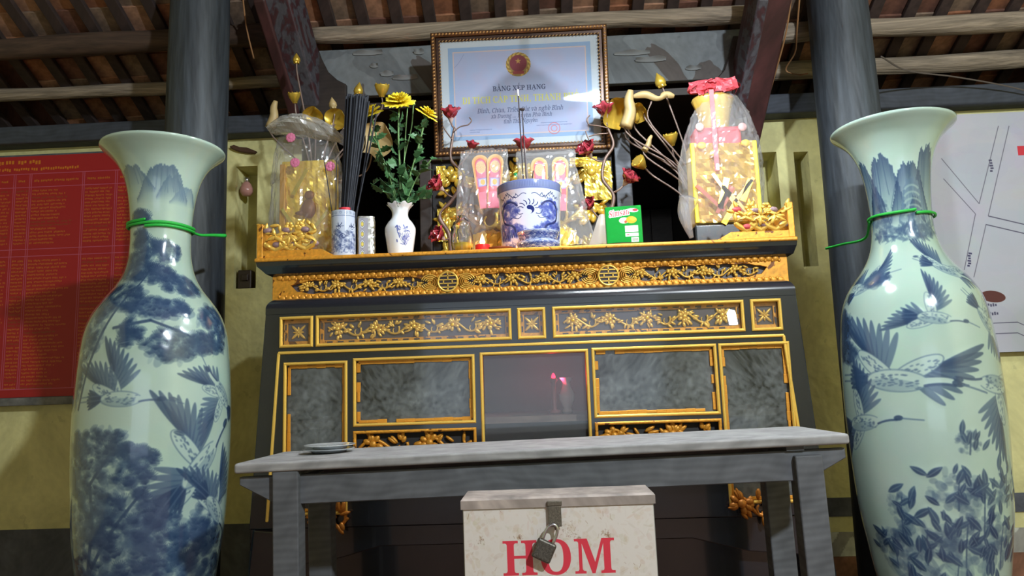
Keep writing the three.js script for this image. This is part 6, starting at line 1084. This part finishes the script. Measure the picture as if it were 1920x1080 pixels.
bouquet('gilded wooden lotus bouquet rising behind the slumped bag', 590, -2.62, [
  ['bud', 556, 112, 0.017, gild, [0, 1, 0.1]], ['open', 552, 182, 0.026, gild, [0, 1, 0.35]], ['bud', 672, 170, 0.021, gild, [0.2, 1, 0.2]], ['pod', 716, 168, 0.031, gild, [0.1, 1, 0.3]], ['bud', 624, 196, 0.018, cream, [-0.1, 1, 0.2]],
  ['horn', 514, 203, 0.036, cream, [0.25, 1, 0.1]], ['leaf', 588, 215, 0.036, gild, [0.1, 0.8, 0.6]], ['leaf', 632, 222, 0.040, gild, [0.5, 0.8, 0.4]], ['leaf', 706, 258, 0.062, cream, [0.4, 0.7, 0.5]], ['leaf', 668, 262, 0.044, M.darkWood, [0.7, 0.5, 0.4]]], 0.20);
bouquet('gilded wooden lotus bouquet leaning left of the red-bowed bag', 1318, -2.60, [
  ['leaf', 1160, 208, 0.060, gild, [-0.5, 0.7, 0.6]], ['leaf', 1192, 208, 0.046, gild, [0.3, 0.6, 0.7]], ['horn', 1180, 188, 0.046, cream, [0.18, 1, 0.15], 0.05], ['bird', 1224, 181, 0.034, cream, [0.3, 1, 0], 0.04], ['bud', 1238, 154, 0.024, gild, [-0.35, 1, 0.1]],
  ['bud', 1193, 222, 0.016, gild, [0.1, 0.6, 0.8]], ['pod', 1258, 260, 0.030, gild, [-0.2, 1, 0.4]], ['open', 1200, 306, 0.030, gild, [-0.7, 0.5, 0.6]], ['bud', 1208, 208, 0.010, gild, [0, 1, 0]], ['horn', 1218, 262, 0.022, cream, [0.5, 0.9, 0.1]]], 0.12);

// ------------------------------------------------------------------ candelabra of red lotuses on twisted branches
const redGlaze = phy({ color: lin(0.34, 0.035, 0.055), roughness: 0.22, clearcoat: 0.6 }), paleGlaze = phy({ color: lin(0.50, 0.40, 0.38), roughness: 0.3 }), branchM = std({ color: lin(0.17, 0.11, 0.09), roughness: 0.45, metalness: 0.3 });
function redLotus(parent, c, dir, R, name = 'red_lotus') {
  const f = new THREE.Group(); f.name = name; f.position.copy(c); parent.add(f); aim(f, dir);
  const gs = []; for (let i = 0; i < 7; i++) gs.push(spin(petalGeo(R * 1.6, R * 1.5, 0.22, -0.22, 4, 6).translate(0, -R * 0.3, R * 0.16), 0.55, i * 0.8976)); for (let i = 0; i < 5; i++) gs.push(spin(petalGeo(R * 1.5, R * 1.1, -0.1, -0.22, 4, 6).translate(0, -R * 0.3, R * 0.08), 0.18, i * 1.2566 + 0.4));
  part(f, 'petals', merge(gs).scale(1.2, 1.2, 1.2), redGlaze);
  part(f, 'calyx', lathe([[0, -R * 0.9], [R * 0.16, -R * 0.8], [R * 0.40, -R * 0.2], [R * 0.46, 0], [0, 0]], 16), paleGlaze);
}
function candelabrum(label, rootPx, z, trunk, flowers, twigs) {
  const root = onTop(rootPx, z), o = thing('lotus_candelabrum', label, 'candelabrum', root);
  part(o, 'foot', lathe([[0, 0], [0.030, 0], [0.032, 0.006], [0.014, 0.014], [0.009, 0.03], [0, 0.03]], 24), branchM);
  const path = [V(0, 0.012, 0), ...trunk.map(([px, py, dz = 0]) => at(px, py, z + dz).sub(root))];
  part(o, 'branch', tube(path, (t) => 0.0085 * (1.15 - 0.6 * t), 60, 8), branchM);
  const cv = new THREE.CatmullRomCurve3(path);
  for (const [px, py, R, dir, dz = 0.02] of flowers) {
    const c = at(px, py, z + dz).sub(root), d = V(...dir).normalize(), s = c.clone().addScaledVector(d, -R * 0.8); let best = 0, bd = 9; for (let i = 8; i <= 60; i++) { const q = cv.getPoint(i / 60), e = q.distanceTo(s) + (q.y > c.y ? 0.05 : 0); if (e < bd) { bd = e; best = i / 60; } }
    part(o, 'twig', tube([cv.getPoint(best), cv.getPoint(best).lerp(s, 0.5).add(V(0, -0.006, 0.004)), s], 0.0036, 10, 6), branchM);
    redLotus(o, c, d, R);
  }
  for (const pts of twigs) part(o, 'twig', tube(pts.map(([px, py]) => at(px, py, z + 0.012).sub(root)), 0.0026, 12, 5), branchM);
}
candelabrum('candelabrum of red lotuses on twisted stems, left of the slippers', 846, -2.63, [[842, 440], [824, 405], [850, 372], [870, 330], [846, 300], [848, 262], [852, 240]],
  [[845, 218, 0.030, [0, 1, 0.45]], [884, 276, 0.020, [0.3, 1, 0.4]], [823, 350, 0.030, [-0.7, 0.5, 0.7]], [826, 444, 0.028, [-0.6, 0.4, 0.7]]], [[[852, 246], [862, 238], [878, 234]], [[878, 234], [884, 226], [880, 220]], [[848, 262], [836, 246], [830, 236]], [[870, 330], [884, 322], [892, 310]]]);
candelabrum('candelabrum of red lotuses on twisted stems, behind the green packet', 1120, -2.63, [[1122, 430], [1146, 392], [1150, 366], [1130, 335], [1134, 300], [1150, 272], [1140, 240]],
  [[1134, 212, 0.032, [-0.15, 1, 0.4]], [1103, 286, 0.032, [-0.5, 0.6, 0.7]], [1176, 338, 0.030, [0.5, 0.6, 0.6]], [1106, 388, 0.026, [-0.5, 0.6, 0.7]]], [[[1140, 240], [1122, 236], [1104, 234]], [[1104, 234], [1100, 224], [1106, 216]], [[1140, 250], [1118, 252], [1104, 256]], [[1104, 262], [1100, 252], [1098, 246]]]);
{
  const z = -2.60, p = onTop(1004, z), o = thing('lotus_ornament', 'single dull red lotus on a straight stem behind the joss sticks', 'lotus', p), c = at(982, 276, z).sub(p);
  part(o, 'foot', lathe([[0, 0], [0.020, 0], [0.020, 0.006], [0.004, 0.012], [0, 0.012]], 20), branchM);
  part(o, 'stem', tube([V(0, 0.01, 0), V(c.x * 0.4, c.y * 0.5, 0), c], 0.004, 14, 6), branchM); redLotus(o, c, V(0, 1, 0.25), 0.030);
}

shade(scene);
renderer.render(scene, camera);
